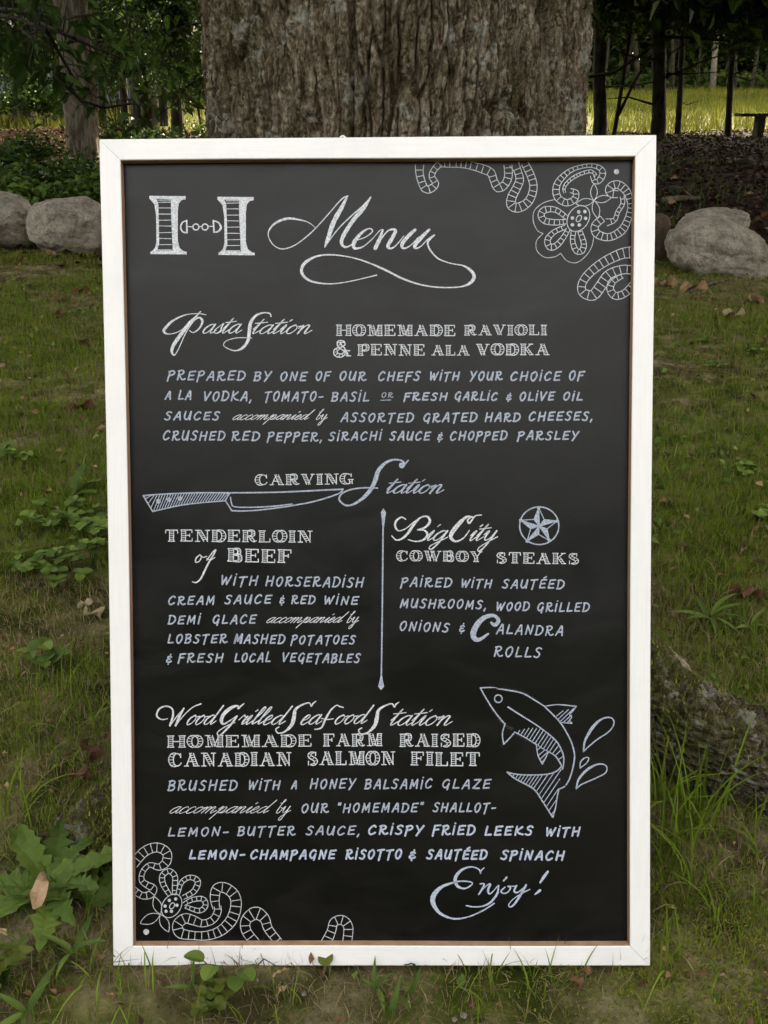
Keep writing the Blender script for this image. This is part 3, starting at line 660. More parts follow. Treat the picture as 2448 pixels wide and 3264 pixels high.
def lip(which):                            # unpainted inner edge between paint and panel
    V, F, n = [], [], 30; p = .0004
    for k in range(n+1):
        t = k/n; v = FR+(BH-2*FR)*t; u = FR+(BW-2*FR)*t; w_ = .0006*math.sin(t*5+(which == 'top'))*math.sin(math.pi*t)
        if which == 'left': x = FR+bow(v); V += [(x, v, -.0012-.0004), (x+p, v, -.0022), (x+p, v, -.026)]
        if which == 'right': x = BW-FR-bow(v); V += [(x, v, -.0016), (x-p, v, -.0022), (x-p, v, -.026)]
        if which == 'top': y = BH-FR+w_; V += [(u, y, -.0016), (u, y-p, -.0022), (u, y-p, -.026)]
        if which == 'bottom': y = FR+w_; V += [(u, y, -.0016), (u, y+p, -.0022), (u, y+p, -.026)]
    for k in range(n):
        F += [(3*k, 3*k+1, 3*k+4, 3*k+3), (3*k+1, 3*k+2, 3*k+5, 3*k+4)]
    return V, F
for nm, (v, f), m_, lb in (('left', rail_side(-1), M_white, 'left'), ('right', rail_side(1), M_white, 'right'), ('top', rail_flat(1), M_white_h, 'top'), ('bottom', rail_flat(0), M_white_h, 'bottom')):
    rl = mob('frame_rail', py_mesh('frame_rail', v, f, m_), board); tag(rl, 'white painted '+lb+' rail of the frame')
    mob('inner_edge', py_mesh('inner_edge', *lip(nm), M_wood), rl)
panel = mob('panel', py_mesh('panel', *box(.004, BW-.004, .004, BH-.004, -.021, -BT), M_board), board)
tag(panel, 'black painted panel with white hand lettering')
hk = []
for i in range(12):
    a = -0.6+2.9*i/11; hk.append((math.cos(a)*.005, math.sin(a)*.006, 0))
o = mob('wire_hook', py_mesh('wire_hook', *tube(hk, [.001]*12, 6), M_white, True), board); o.location = (.2985, BH+.0045, -.026)

# ------------------------------------------------------------ pen strokes on the panel
class Ink:
    def __init__(s): s.V, s.F, s.k = [], [], 0
    def emit(s, poly, faces):
        z = -BT + .00025 + (s.k % 45)*.000012; s.k += 1; o = len(s.V)
        for x, y in poly: s.V.append(pxl(x, y, z))
        s.F += [tuple(i+o for i in q) for q in faces]
    def stroke(s, pts, w, curve=True, cap=True):
        """pts (x,y[,w]) in photo pixels"""
        P = [(p[0], p[1], (p[2] if len(p) > 2 else w)) for p in pts]
        if curve and len(P) > 2:
            Q = []; n = len(P)
            for i in range(n-1):
                p0, p1, p2, p3 = P[max(0, i-1)], P[i], P[i+1], P[min(n-1, i+2)]
                m = max(2, min(9, int(math.dist(p1[:2], p2[:2])/3.5)+1))
                for j in range(m):
                    t = j/m
                    Q.append(tuple(.5*((2*p1[c])+(-p0[c]+p2[c])*t+(2*p0[c]-5*p1[c]+4*p2[c]-p3[c])*t*t+(-p0[c]+3*p1[c]-3*p2[c]+p3[c])*t**3) for c in range(3)))
            Q.append(P[-1]); P = Q
        if len(P) == 1: P = [P[0], (P[0][0]+.1, P[0][1], P[0][2])]
        if not curve and len(P) > 2:          # sharp corners: one ribbon per leg
            for a, b_ in zip(P[:-1], P[1:]): s.stroke([a, b_], w, False)
            return
        L, Rr = [], []
        for i, p in enumerate(P):
            a, b_ = P[max(0, i-1)], P[min(len(P)-1, i+1)]
            dx, dy = b_[0]-a[0], b_[1]-a[1]; d = math.hypot(dx, dy) or 1
            h = max(.3, p[2]*.5*(1+random.uniform(-.09, .09)))
            L.append((p[0]-dy/d*h, p[1]+dx/d*h)); Rr.append((p[0]+dy/d*h, p[1]-dx/d*h))
        poly = L+Rr; n = len(L); F = [(i, i+1, n+i+1, n+i) for i in range(n-1)]
        s.emit(poly, F)
        if cap:
            for e, q in ((0, 1), (-1, -2)):
                p, pp = P[e], P[q]; dx, dy = p[0]-pp[0], p[1]-pp[1]; a0 = math.atan2(dy, dx); h = p[2]*.5
                s.emit([(p[0]+math.cos(a0+g)*h, p[1]+math.sin(a0+g)*h) for g in (-1.57, -.9, -.3, .3, .9, 1.57)], [(0, 1, 2, 3, 4, 5)])
    def poly(s, pts): s.emit(pts, [tuple(range(len(pts)))])
    def disc(s, x, y, r, ry=None, rot=0):
        ry = ry or r; s.poly([(x+math.cos(a)*r*math.cos(rot)-math.sin(a)*ry*math.sin(rot), y+math.cos(a)*r*math.sin(rot)+math.sin(a)*ry*math.cos(rot)) for a in [2*math.pi*i/14 for i in range(14)]])
    def ring(s, x, y, rx, ry, w, rot=0, n=18):
        s.stroke([(x+math.cos(a)*rx*math.cos(rot)-math.sin(a)*ry*math.sin(rot), y+math.cos(a)*rx*math.sin(rot)+math.sin(a)*ry*math.cos(rot)) for a in [2*math.pi*i/n for i in range(n+1)]], w)
    def done(s, name, label, m=None):
        o = mob(name, py_mesh(name, s.V, s.F, m or M_ink), panel); tag(o, label); return o
CROP = dict(A=(300, 400, 2.07375), B=(800, 550, 2.07375), C=(1280, 450, 1.9518), D=(450, 950, 2.07375), E=(1100, 950, 1.9518), F=(430, 1430, 2.07375),
            G=(1000, 1430, 1.8433), H=(450, 1780, 2.07375), I=(1180, 1780, 2.07375), J=(450, 2180, 2.07375), K=(1180, 2150, 2.07375), L=(400, 2600, 2.07375), M=(1180, 2600, 2.02317))
def cc(c, x, y): a, b_, s = CROP[c]; return (a+x/s, b_+y/s)
def cs(c, text, dx=0, dy=0):             # 'x,y[,w] ...' in crop units -> photo pixels
    s = CROP[c][2]; out = []
    for tkn in text.split():
        q = [float(v) for v in tkn.split(',')]; p = cc(c, q[0]+dx, q[1]+dy)
        out.append(p+((q[2]/s,) if len(q) > 2 else ()))
    return out

CAPS = {
 'A': '.62|.02,0 .38,1 .47,.97 .6,0;.12,.35 .56,.38', 'B': '.55|.08,.97 .05,0;~0,.95 .35,1 .5,.85 .4,.62 .12,.52;~.12,.52 .45,.48 .52,.25 .35,.03 0,.02',
 'C': '.6|~.55,.85 .42,1 .2,.85 .03,.45 .12,.06 .32,.02 .55,.2', 'D': '.62|.08,.95 .05,0;~0,.97 .3,1 .58,.75 .58,.35 .35,.05 0,.02',
 'E': '.55|.58,.98 .1,.93 .04,.04 .52,.07;.07,.5 .47,.54', 'F': '.52|.1,.93 .02,-.14;.08,.92 .58,.98;.08,.5 .45,.54',
 'G': '.62|~.55,.85 .4,1 .15,.8 .05,.4 .2,.1 .4,.15 .55,.5;.56,.55 .48,-.14', 'H': '.66|.1,.98 .05,0;.62,1 .56,0;.08,.48 .6,.54',
 'I': '.13|.08,.9 .04,0;.1,1.19 .11,1.21', 'K': '.6|.1,1 .05,0;.55,.95 .12,.48;~.12,.5 .35,.2 .68,.07', 'L': '.5|.12,1 .05,.04 .52,.08',
 'l': '.5|.16,1.18 .05,.04 .5,.05', 'M': '.74|.05,0 .14,.97 .34,.25 .64,1 .66,0', 'N': '.63|.05,0 .12,.97 .5,.03 .6,1',
 'O': '.58|~.35,1 .1,.8 .04,.35 .22,.0 .43,.15 .55,.6 .45,.95 .30,1', 'P': '.52|.1,.93 .0,-.16;~0,.9 .35,1 .52,.82 .4,.58 .1,.46',
 'R': '.64|.1,.93 .05,0;~0,.92 .35,1 .5,.82 .38,.6 .1,.5;~.15,.5 .35,.15 .5,.02 .7,.12', 'S': '.52|~.52,.88 .35,1 .12,.85 .15,.65 .42,.42 .4,.1 .2,.0 0,.1',
 'T': '.6|.0,.92 .62,1;.33,.95 .22,-.16', 'U': '.62|~.08,1 .04,.3 .2,.02 .42,.2 .56,.95;.58,1 .55,.0', 'V': '.58|.02,1 .2,.02 .6,1',
 'W': '.78|.02,1 .14,.02 .38,.8 .5,.02 .8,1', 'Y': '.58|.03,1 .25,.5;.6,1 .1,-.12', 'Z': '.58|.05,.93 .58,.97 .02,.05 .56,.06',
 '&': '.5|~.5,.80 .35,.92 .1,.78 .2,.58 .42,.52 .1,.42 .05,.15 .3,.04 .55,.2;.38,1.18 .39,1.2;.26,-.24 .27,-.22', 'É': '.55|.58,.98 .1,.93 .04,.04 .52,.07;.07,.5 .47,.54;.3,1.15 .5,1.32',
 ',': '.12|.08,.1 .0,-.2', '-': '.42|.02,.42 .38,.46', '"': '.24|.05,1.1 .02,.88;.22,1.1 .18,.88'}
def layout(text, G_, gap):
    x, out = 0, []
    for ch in text:
        if ch == ' ': x += .45; continue
        w, body = G_[ch].split('|'); out.append((ch, x, body)); x += float(w)+gap
    return out, max(.05, x-gap)
def word(text, c0, x0, y0, c1, x1, y1, h, w=8.6, slant=.16, G_=CAPS, gap=.30, m=None, ink=None, done=True, jit=.03):
    """brush capitals between two baseline points; h and w in crop units of c0"""
    s = CROP[c0][2]; p0, p1 = cc(c0, x0, y0), cc(c1, x1, y1); h /= s; w /= s
    gl, W = layout(text, G_, gap); I = ink or Ink()
    sx = (math.dist(p0, p1) - slant*h*.9)/W; ex = ((p1[0]-p0[0])/math.dist(p0, p1), (p1[1]-p0[1])/math.dist(p0, p1))
    for ch, gx, body in gl:
        jy = random.uniform(-jit, jit)*h; jh = h*random.uniform(.96, 1.04)
        for st in body.split(';'):
            cur = st[0] == '~'; pts = []
            for q in st.lstrip('~').split():
                a, b_ = map(float, q.split(',')); ux = (gx+a)*sx + b_*slant*jh; uy = b_*jh
                pts.append((p0[0]+ex[0]*ux+ex[1]*uy, p0[1]+ex[1]*ux-ex[0]*uy+jy))
            I.stroke(pts, w, cur)
    if done: return I.done('lettered_word', 'hand lettered word '+text.upper().replace('"', ''), m)
WORDS = """PREPARED D 175 540 D 690 545 60|BY D 745 545 D 860 545 58|ONE D 918 545 D 1095 547 58|OF D 1152 543 D 1250 543 56|OUR D 1310 545 D 1488 545 58
CHEFS E 205 515 E 468 512 54|WITH E 525 510 E 712 512 50|YOUR E 775 512 E 980 510 52|CHOICE E 1028 514 E 1342 512 54|OF E 1392 510 E 1487 508 54
A D 158 670 D 200 670 52|LA D 245 672 D 335 672 58|VODKA, D 410 678 D 735 681 60|TOMATO- D 812 680 D 1207 680 60|BASiL D 1258 682 D 1508 682 58
FRESH E 366 638 E 637 635 46|GARLIC E 680 634 E 950 637 50|& E 1003 634 E 1032 634 34|OLIVE E 1085 638 E 1303 636 50|OIL E 1356 635 E 1478 637 48
SAUCES D 155 804 D 518 806 53|ASSORTED D 1320 815 E 428 772 58|GRATED E 485 772 E 823 768 54|HARD E 870 768 E 1092 766 52|CHEESES, E 1142 762 E 1543 760 52
CRUSHED D 143 938 D 556 940 58|RED D 598 942 D 786 942 58|PEPPER, D 835 945 D 1200 945 56|SIRACHI D 1240 942 D 1590 938 54|SAUCE E 278 884 E 530 884 52|& E 574 884 E 604 884 38|CHOPPED E 652 885 E 1010 882 52|PARSLEY E 1074 882 E 1453 880 52
WITH H 525 174 H 772 178 58|HORSERADISH H 822 182 H 1472 190 62|CREAM H 178 305 H 488 303 55|SAUCE H 552 301 H 862 298 56|& H 915 300 H 946 298 42|RED H 993 300 H 1152 300 52|WINE H 1208 303 H 1436 304 54
DEMI H 178 432 H 392 432 54|GLACE H 470 432 H 760 430 56|LOBSTER H 175 562 H 570 558 56|MASHED H 612 560 H 952 562 56|POTATOES H 992 566 H 1416 566 56
& H 165 688 H 200 688 44|FRESH H 245 686 H 544 684 56|LOCAl H 616 683 H 858 683 56|VEGETABLES H 930 683 H 1448 690 58
PAIRED I 203 186 I 542 188 58|WITH I 600 189 I 804 194 52|SAUTÉED I 873 195 I 1284 200 56|MUSHROOMS, I 197 323 I 770 335 56|WOOD I 832 343 I 1054 346 54|GRILLED I 1102 350 I 1451 352 56
ONIONS I 193 476 I 522 486 58|& I 588 486 I 622 486 44|ALANDRA I 833 497 I 1278 510 62|ROLLS I 818 645 I 1130 657 64
BRUSHED J 177 704 J 638 702 66|WITH J 708 698 J 920 698 58|A J 993 694 J 1032 694 54|HONEY J 1115 692 J 1417 690 62|BALSAMIC J 1478 694 K 412 752 60|GLAZE K 473 752 K 796 754 60
OUR J 1058 850 J 1240 850 58|"HOMEMADE" J 1296 850 K 352 908 58|SHALLOT- K 415 906 K 834 910 58|LEMON- J 177 1006 J 582 1004 56|BUTTER J 638 1002 J 1020 998 58|SAUCE, J 1090 996 J 1448 998 56"""
BOLD = """CRISPY J 1500 995 K 352 1056 58|FRIED K 412 1058 K 695 1058 62|LEEKS K 757 1062 K 1075 1060 58|WITH K 1160 1066 K 1387 1068 54
LEMON- J 318 1156 J 690 1156 56|CHAMPAGNE J 722 1156 J 1284 1156 56|RISOTTO J 1352 1158 M 205 277 58|& M 250 278 M 290 278 44|SAUTÉED M 365 278 M 755 282 58|SPINACH M 843 280 M 1252 288 56"""
def put_words(tx, w, m):
    for line in tx.split('\n'):
        for it in line.split('|'):
            q = it.split(); t = q[0].upper().replace('LOCAL', 'LOCAl')
            word(t, q[1], float(q[2]), float(q[3]), q[4], float(q[5]), float(q[6]), float(q[7]), w, m=m)
put_words(WORDS, 10.2, M_ink)
M_inkb = chalk('chalk_ink_bold', (.36, .41, .53), (.54, .59, .70))
put_words(BOLD, 12.5, M_inkb)
I = Ink(); word('OR', 'E', 226, 618, 'E', 300, 618, 30, 5, ink=I, done=False); I.stroke(cs('E', '222,636 284,634'), 2.4); I.done('lettered_word', 'small underlined word OR', M_ink)
word('M', 'H', 614, 558, 'H', 672, 559, 56, 13, m=M_inkb)

# engraved serif capitals: outlined, cross hatched stems
def serif_word(text, c0, x0, y0, c1, x1, y1, h, gap=.17):
    s = CROP[c0][2]; p0, p1 = cc(c0, x0, y0), cc(c1, x1, y1); h /= s; I = Ink()
    th, hh = h*.078, h*.052
    lib = {}
    def stem(x, w=.26, a=0, b_=1, x2=None): return ('S', x, a, x if x2 is None else x2, b_, w)
    def cres(pts, w): return ('K', pts, w)
    def sf(x, y, w=.24): return ('L', [(x-w, y), (x+w, y)])
    ring_l = [(.42, 1), (.2, .88), (.1, .5), (.2, .12), (.42, 0)]; ring_r = [(.42, 1), (.64, .88), (.74, .5), (.64, .12), (.42, 0)]
    bw_ = lambda x, t, b2, e: [(x, t), (e-.06, t-.06*(t-b2)), (e, (t+b2)/2), (e-.06, b2+.06*(t-b2)), (x, b2)]
    lib['H'] = (.96, [stem(.15), stem(.81), ('L', [(.28, .5), (.68, .5)]), sf(.15, 1, .19), sf(.15, 0, .19), sf(.81, 1, .19), sf(.81, 0, .19)])
    lib['I'] = (.38, [stem(.19), sf(.19, 1, .2), sf(.19, 0, .2)])
    lib['O'] = (.84, [cres(ring_l, .27), cres(ring_r, .27)])
    lib['C'] = (.78, [cres(ring_l, .30), ('C', [(.40, 1), (.6, .95), (.70, .78)]), ('C', [(.40, 0), (.62, .06), (.74, .25)]), ('L', [(.71, .98), (.71, .68)])])
    lib['G'] = (.84, [cres(ring_l, .30), ('C', [(.40, 1), (.6, .95), (.70, .78)]), ('C', [(.40, 0), (.55, .0), (.68, .1)]), ('L', [(.71, .98), (.71, .72)]), stem(.68, .18, 0, .42), sf(.68, .42, .17)])
    lib['D'] = (.84, [stem(.18), cres([(.3, 1), (.62, .9), (.74, .5), (.62, .1), (.3, 0)], .26), ('L', [(0, 1), (.45, 1)]), ('L', [(0, 0), (.45, 0)])])
    def ee(mid=True, bot=True):
        q = [stem(.18), ('L', [(0, 1), (.7, 1), (.7, .76)]), ('L', [(.3, .52), (.56, .52)]), ('L', [(.56, .64), (.56, .40)])]
        return q+([('L', [(0, 0), (.72, 0), (.72, .24)])] if bot else [sf(.18, 0, .2)])
    lib['E'] = (.74, ee()); lib['F'] = (.72, ee(bot=False))
    lib['L'] = (.70, [stem(.18), sf(.18, 1, .2), ('L', [(0, 0), (.68, 0), (.68, .28)])])
    lib['T'] = (.80, [stem(.40), sf(.40, 0, .2), ('L', [(.02, .74), (.04, 1), (.76, 1), (.78, .74)])])
    lib['M'] = (1.02, [stem(.86), stem(.30, .22, 1, 0, .52), ('L', [(.18, 0), (.14, 1)]), ('L', [(.52, .04), (.80, 1)]), sf(.17, 0, .14), ('L', [(0, 1), (.28, 1)]), sf(.88, 1, .15), sf(.86, 0, .19)])
    lib['N'] = (.88, [stem(.24, .24, 1, 0, .66), ('L', [(.15, 0), (.15, 1)]), ('L', [(.76, 0), (.76, 1)]), sf(.15, 0, .14), ('L', [(0, 1), (.3, 1)]), sf(.76, 1, .13)])
    lib['A'] = (.90, [stem(.44, .24, 1, 0, .72), ('L', [(.12, 0), (.42, 1)]), ('L', [(.24, .36), (.56, .36)]), sf(.12, 0, .13), sf(.74, 0, .18)])
    lib['V'] = (.86, [stem(.18, .24, 1, 0, .46), ('L', [(.46, 0), (.76, 1)]), sf(.17, 1, .18), sf(.76, 1, .12)])
    lib['W'] = (1.2, [stem(.16, .2, 1, 0, .38), ('L', [(.4, 0), (.6, .9)]), stem(.58, .2, 1, 0, .82), ('L', [(.84, 0), (1.1, 1)]), sf(.16, 1, .17), sf(.60, 1, .14), sf(1.1, 1, .11)])
    lib['Y'] = (.84, [stem(.16, .22, 1, .45, .40), stem(.42, .22, 0, .45), ('L', [(.46, .45), (.74, 1)]), sf(.16, 1, .17), sf(.74, 1, .12), sf(.42, 0, .18)])
    lib['R'] = (.86, [stem(.18), cres(bw_(.3, 1, .5, .66), .2), stem(.45, .2, .48, .06, .66), ('L', [(0, 1), (.42, 1)]), ('L', [(.3, .5), (.45, .5)]), sf(.18, 0, .19), ('C', [(.62, .05), (.72, 0), (.86, .08)])])
    lib['P'] = (.76, [stem(.18), cres(bw_(.3, 1, .45, .68), .2), ('L', [(0, 1), (.42, 1)]), ('L', [(.3, .45), (.45, .45)]), sf(.18, 0, .19)])
    lib['B'] = (.80, [stem(.18), cres(bw_(.3, 1, .54, .62), .18), cres(bw_(.3, .52, 0, .68), .2), ('L', [(0, 1), (.42, 1)]), ('L', [(.3, .53), (.45, .53)]), ('L', [(0, 0), (.45, 0)])])
    lib['S'] = (.68, [cres([(.5, .98), (.22, .92), (.16, .68), (.40, .50), (.58, .30), (.46, .05), (.2, .02)], .24), ('L', [(.56, 1), (.56, .74)]), ('L', [(.08, 0), (.08, .28)])])
    lib['K'] = (.88, [stem(.18), ('L', [(.70, 1), (.3, .48)]), stem(.42, .2, .56, .04, .70), sf(.18, 1, .19), sf(.18, 0, .19), sf(.70, 1, .13), sf(.74, 0, .14)])
    lib['&'] = (1.0, [cres([(.62, .98), (.30, .98), (.28, .74), (.56, .46), (.86, .06)], .24), cres([(.40, .56), (.08, .36), (.12, .06), (.46, .0), (.74, .3)], .26), ('C', [(.55, .98), (.66, .85), (.58, .7), (.42, .62)]), sf(.80, .36, .16), sf(.90, 0, .14)])
    x, out = 0, []
    for ch in text: out.append((x, lib[ch][1])); x += lib[ch][0]+gap
    W = x-gap; L = math.dist(p0, p1); ex = ((p1[0]-p0[0])/L, (p1[1]-p0[1])/L); sx = L/W
    for gx, els in out:
        jy = random.uniform(-.02, .02)*h
        def mp(a, b_): return (p0[0]+ex[0]*(gx+a)*sx+ex[1]*b_*h, p0[1]+ex[1]*(gx+a)*sx-ex[0]*b_*h+jy)
        for e in els:
            if e[0] == 'L': I.stroke([mp(*q) for q in e[1]], th*1.12, False)
            elif e[0] == 'C': I.stroke([mp(*q) for q in e[1]], th*1.12)
            elif e[0] == 'S':
                _, xa, ya, xb, yb, w = e
                for sg in (-1, 1): I.stroke([mp(xa+sg*w/2, ya), mp(xb+sg*w/2, yb)], th, False)
                n = max(2, int(abs(yb-ya)/.145))
                for k in range(1, n):
                    t = k/n; xx, yy = xa+(xb-xa)*t, ya+(yb-ya)*t
                    I.stroke([mp(xx-w/2, yy-.01), mp(xx+w/2, yy+.015)], hh, False, False)
            else:
                _, pts, w = e; n = 14; C_ = []
                for k in range(n+1):
                    t = k/n*(len(pts)-1); i = min(int(t), len(pts)-2); f = t-i
                    q0, q1, q2, q3 = pts[max(0, i-1)], pts[i], pts[i+1], pts[min(len(pts)-1, i+2)]
                    C_.append(tuple(.5*((2*q1[c])+(-q0[c]+q2[c])*f+(2*q0[c]-5*q1[c]+4*q2[c]-q3[c])*f*f+(-q0[c]+3*q1[c]-3*q2[c]+q3[c])*f**3) for c in range(2)))
                A_, B_ = [], []
                for k in range(n+1):
                    a, b_ = C_[max(0, k-1)], C_[min(n, k+1)]; dx, dy = b_[0]-a[0], b_[1]-a[1]; d = math.hypot(dx, dy) or 1
                    hw = w*.5*math.sin(math.pi*k/n)**.7
                    A_.append(mp(C_[k][0]-dy/d*hw, C_[k][1]+dx/d*hw)); B_.append(mp(C_[k][0]+dy/d*hw, C_[k][1]-dx/d*hw))
                I.stroke(A_, th); I.stroke(B_, th)
                for k in range(3, n-2, 2): I.stroke([A_[k], B_[k]], hh, False, False)
    return I.done('lettered_word', 'engraved serif word '+text, M_inkw)
for it in """HOMEMADE B 568 1077 E 684 234 68|RAVIOLI E 743 230 E 1253 228 60|& B 552 1208 B 655 1212 92|PENNE E 80 355 E 493 355 65|ALA E 540 355 E 771 355 60|VODKA E 818 353 E 1268 353 66
CARVING F 800 240 F 1443 232 66|TENDERLOIN F 200 610 F 1170 618 73|BEEF F 614 744 F 1032 753 82|COWBOY G 490 657 G 988 664 57|STEAKS G 1072 671 G 1555 677 60
HOMEMADE J 178 417 J 1125 411 74|FARM J 1207 411 J 1590 408 78|RAISED K 197 474 K 723 475 80|CANADIAN J 187 545 J 990 537 84|SALMON J 1098 534 K 162 596 84|FILET K 272 599 K 723 602 84""".replace('\n', '|').split('|'):
    q = it.split(); serif_word(q[0], q[1], float(q[2]), float(q[3]), q[4], float(q[5]), float(q[6]), float(q[7]))

# pointed pen script
SCR = {
 'a': '.80|~.62,.92 .38,1 .1,.65 .05,.2 .22,0 .45,.25 .62,.95;~.62,1 .56,.3 .66,.0 .92,.35', 'c': '.62|~.52,.8 .42,1 .18,.85 .05,.4 .14,.04 .36,.02 .72,.42',
 'o': '.72|~.38,1 .12,.75 .04,.3 .2,0 .45,.2 .56,.65 .40,1 .50,.82 .80,.88', 'm': '1.30|~-.05,.6 .14,1 .18,.8 .1,0;~.12,.35 .34,.95 .50,.95 .5,.7 .44,0;~.46,.35 .70,.95 .86,.95 .86,.7 .82,.15 .92,.0 1.2,.42',
 'p': '.80|~-.02,.6 .16,1.05 .12,.3 -.02,-.95;~.12,.2 .36,.95 .56,.85 .52,.3 .30,.05 .16,.2;~.4,.05 .6,.1 .85,.45', 'n': '.90|~-.05,.6 .14,1 .18,.8 .1,0;~.12,.35 .36,.95 .54,.95 .54,.7 .50,.15 .6,0 .88,.4',
 'i': '.40|~-.02,.5 .18,1 .1,.3 .18,0 .46,.42;.24,1.42 .34,1.62', 'e': '.58|~.08,.4 .36,.62 .42,.92 .28,1 .08,.6 .1,.08 .3,0 .66,.42',
 'd': '.84|~.60,.9 .38,1 .1,.65 .05,.2 .22,0 .45,.25 .62,.95;.78,2.0 .60,.4;~.60,.4 .66,0 .95,.38', 'b': '.62|~.0,1.5 .2,1.45 .42,1.9 .28,1.95 .14,.8 .1,.2 .22,.0 .45,.2 .52,.7 .3,.8',
 'y': '.80|~-.05,.6 .14,1 .12,.4 .24,.05 .48,.3 .6,1;~.62,1 .56,.1 .42,-.85 .22,-1.05 .14,-.7 .5,-.1 .92,.4', 's': '.56|~.0,.35 .36,1.1 .38,.7 .46,.25 .28,0 .06,.1;~.28,0 .4,.05 .62,.4',
 't': '.48|~.0,.5 .30,1.6 .26,1.5 .12,.4 .18,0 .48,.4;~-.1,1.18 .2,1.22 .62,1.32', 'l': '.42|~.0,.3 .34,1.3 .40,1.85 .26,1.8 .12,.6 .16,.05 .46,.42',
 'r': '.52|~-.05,.5 .14,1.08 .22,.85 .42,.9;~.42,.9 .32,.3 .38,0 .60,.4', 'g': '.80|~.60,.9 .38,1 .1,.65 .05,.2 .22,0 .45,.25 .62,.95;~.64,1 .54,-.2 .36,-.85 .16,-.8 .16,-.5 .5,-.1 .9,.35',
 'f': '.55|~.1,.4 .5,1.4 .48,1.9 .34,1.8 .14,0 -.1,-.9'}
def script(text, c0, x0, y0, c1, x1, y1, xh, w, ink=None, slant=.62, label=None, m=None, thick=1.9, gap=0.0):
    s = CROP[c0][2]; p0, p1 = cc(c0, x0, y0), cc(c1, x1, y1); xh /= s; w /= s
    gl, W = layout(text, SCR, gap); I = ink or Ink(); L = math.dist(p0, p1)
    ex = ((p1[0]-p0[0])/L, (p1[1]-p0[1])/L); sx = (L-slant*xh*.3)/(W+.1)
    for ch, gx, body in gl:
        for st in body.split(';'):
            pts = []
            for q in st.lstrip('~').split():
                a, b_ = map(float, q.split(',')); ux = (gx+a)*sx + b_*slant*xh; uy = b_*xh
                pts.append((p0[0]+ex[0]*ux+ex[1]*uy, p0[1]+ex[1]*ux-ex[0]*uy))
            out = []
            for i, p in enumerate(pts):                      # swell on downstrokes
                a, b_ = pts[max(0, i-1)], pts[min(len(pts)-1, i+1)]; dy = (b_[1]-a[1])/(math.dist(a, b_) or 1)
                out.append((p[0], p[1], w*(1+(thick-1)*max(0, dy))))
            I.stroke(out, w)
    if ink is None: return I.done('lettered_word', label or 'script word '+text, m or M_inkw)
def traced(label, c, strokes, name='lettered_word', m=None, extra=None, tail=None):
    I = Ink()
    for st in strokes: I.stroke(cs(c, st), 3)
    if extra: extra(I)
    return I.done(name, label, m or M_inkw)

traced('large script word Menu with looping flourish', 'B', [
 '425,365,4 380,330,5 300,308,12 230,306,16 160,335,14 118,385,8 118,430,6 150,480,6 205,505,7 280,485,7 360,430,7 430,365,7 520,265,7 600,175,8 640,155,9',
 '636,158,12 600,230,26 545,330,30 508,440,26 488,492,8', '488,492,6 570,380,7 660,290,8 740,220,9 792,162,8', '790,165,10 740,240,26 680,310,26 620,400,26 598,460,22 620,492,14 660,480,8 690,450,6',
 '690,450,6 760,425,6 803,388,8 780,370,8 730,400,18 682,460,26 685,500,18 740,490,8 800,440,6 850,385,6 870,378,8', '872,380,10 850,440,24 822,500,26', '835,480,6 890,400,8 928,376,12 955,385,20 935,430,24 905,485,22 925,502,12 960,480,7 1010,420,6',
 '1085,378,18 1040,420,24 1000,470,24 1005,500,14 1050,485,7 1110,425,6', '1178,378,16 1130,425,24 1085,478,24 1085,500,14 1120,490,8 1170,440,7 1212,415,12',
 '1212,415,10 1180,440,16 1168,470,12 1190,520,10 1240,570,9 1320,600,7 1400,615,10 1450,645,18 1475,685,22 1455,725,20 1400,752,10 1310,760,8 1200,755,9 1100,735,10 1000,700,12 900,650,13 800,605,10 700,570,9 600,550,8 510,543,10 430,555,12 365,590,20 335,635,20 345,680,18 390,715,14 460,732,10 540,735,7 640,722,6 740,700,6 830,678,8'])
def bigH(I):
    for dx, dy in ((0, 0), (450, 6)):
        P = lambda t: [cc('A', x+dx, y+dy) for x, y in t]
        I.poly(P([(365, 465), (605, 467), (605, 488), (580, 492), (512, 487), (412, 484), (365, 483)]))
        I.poly(P([(372, 850), (372, 834), (400, 825), (520, 826), (588, 830), (612, 836), (612, 852)]))
        I.poly(P([(508, 484), (582, 490), (560, 515), (553, 570), (553, 760), (565, 810), (592, 832), (520, 830), (514, 700), (508, 560)]))
        I.poly(P([(365, 482), (412, 484), (424, 520), (428, 640), (430, 780), (415, 828), (374, 838), (402, 810), (412, 770), (410, 600), (398, 520)]))
        for y in (492, 506, 545, 586, 625, 665, 707, 748, 787, 822): I.stroke(cs('A', f'{422+dx},{y+dy+random.uniform(-2,2)} {512+dx},{y+dy}'), 4.6/2.07)
    for st in ('614,628,8 585,640,10 572,672,10 585,702,10 615,710,8', '612,628,10 614,708,10', '618,668,6 652,670,6', '693,668,6 713,668,6', '753,667,6 786,667,6', '788,628,10 793,706,10', '788,628,8 822,642,10 838,675,14 820,700,12 793,706,8'):
        I.stroke(cs('A', st), 4, len(st.split()) > 2)
    for x in (673, 733): I.ring(*cc('A', x, 671), 9.6, 9.6, 4)
traced('large engraved letter H with a horse bit as crossbar', 'A', [], extra=bigH)
def pasta(I): script('asta', 'D', 398, 234, 'D', 662, 232, 60, 5.5, I)
traced('script word Pasta with tall swinging P', 'D', ['428,110,6 370,103,5 290,112,7 210,150,13 160,198,18 150,222,16 180,238,8 240,225,5 300,185,6 350,135,7 392,90,9',
 '368,118,10 320,165,22 270,230,24 218,305,22 202,350,18 218,378,8 245,340,6 290,240,6 330,175,6 360,140,8 388,130,12 405,155,15 385,200,10 345,228,7 320,215,5'], extra=pasta)
def st1(I): script('tation', 'D', 722, 236, 'D', 1138, 236, 58, 5.5, I)
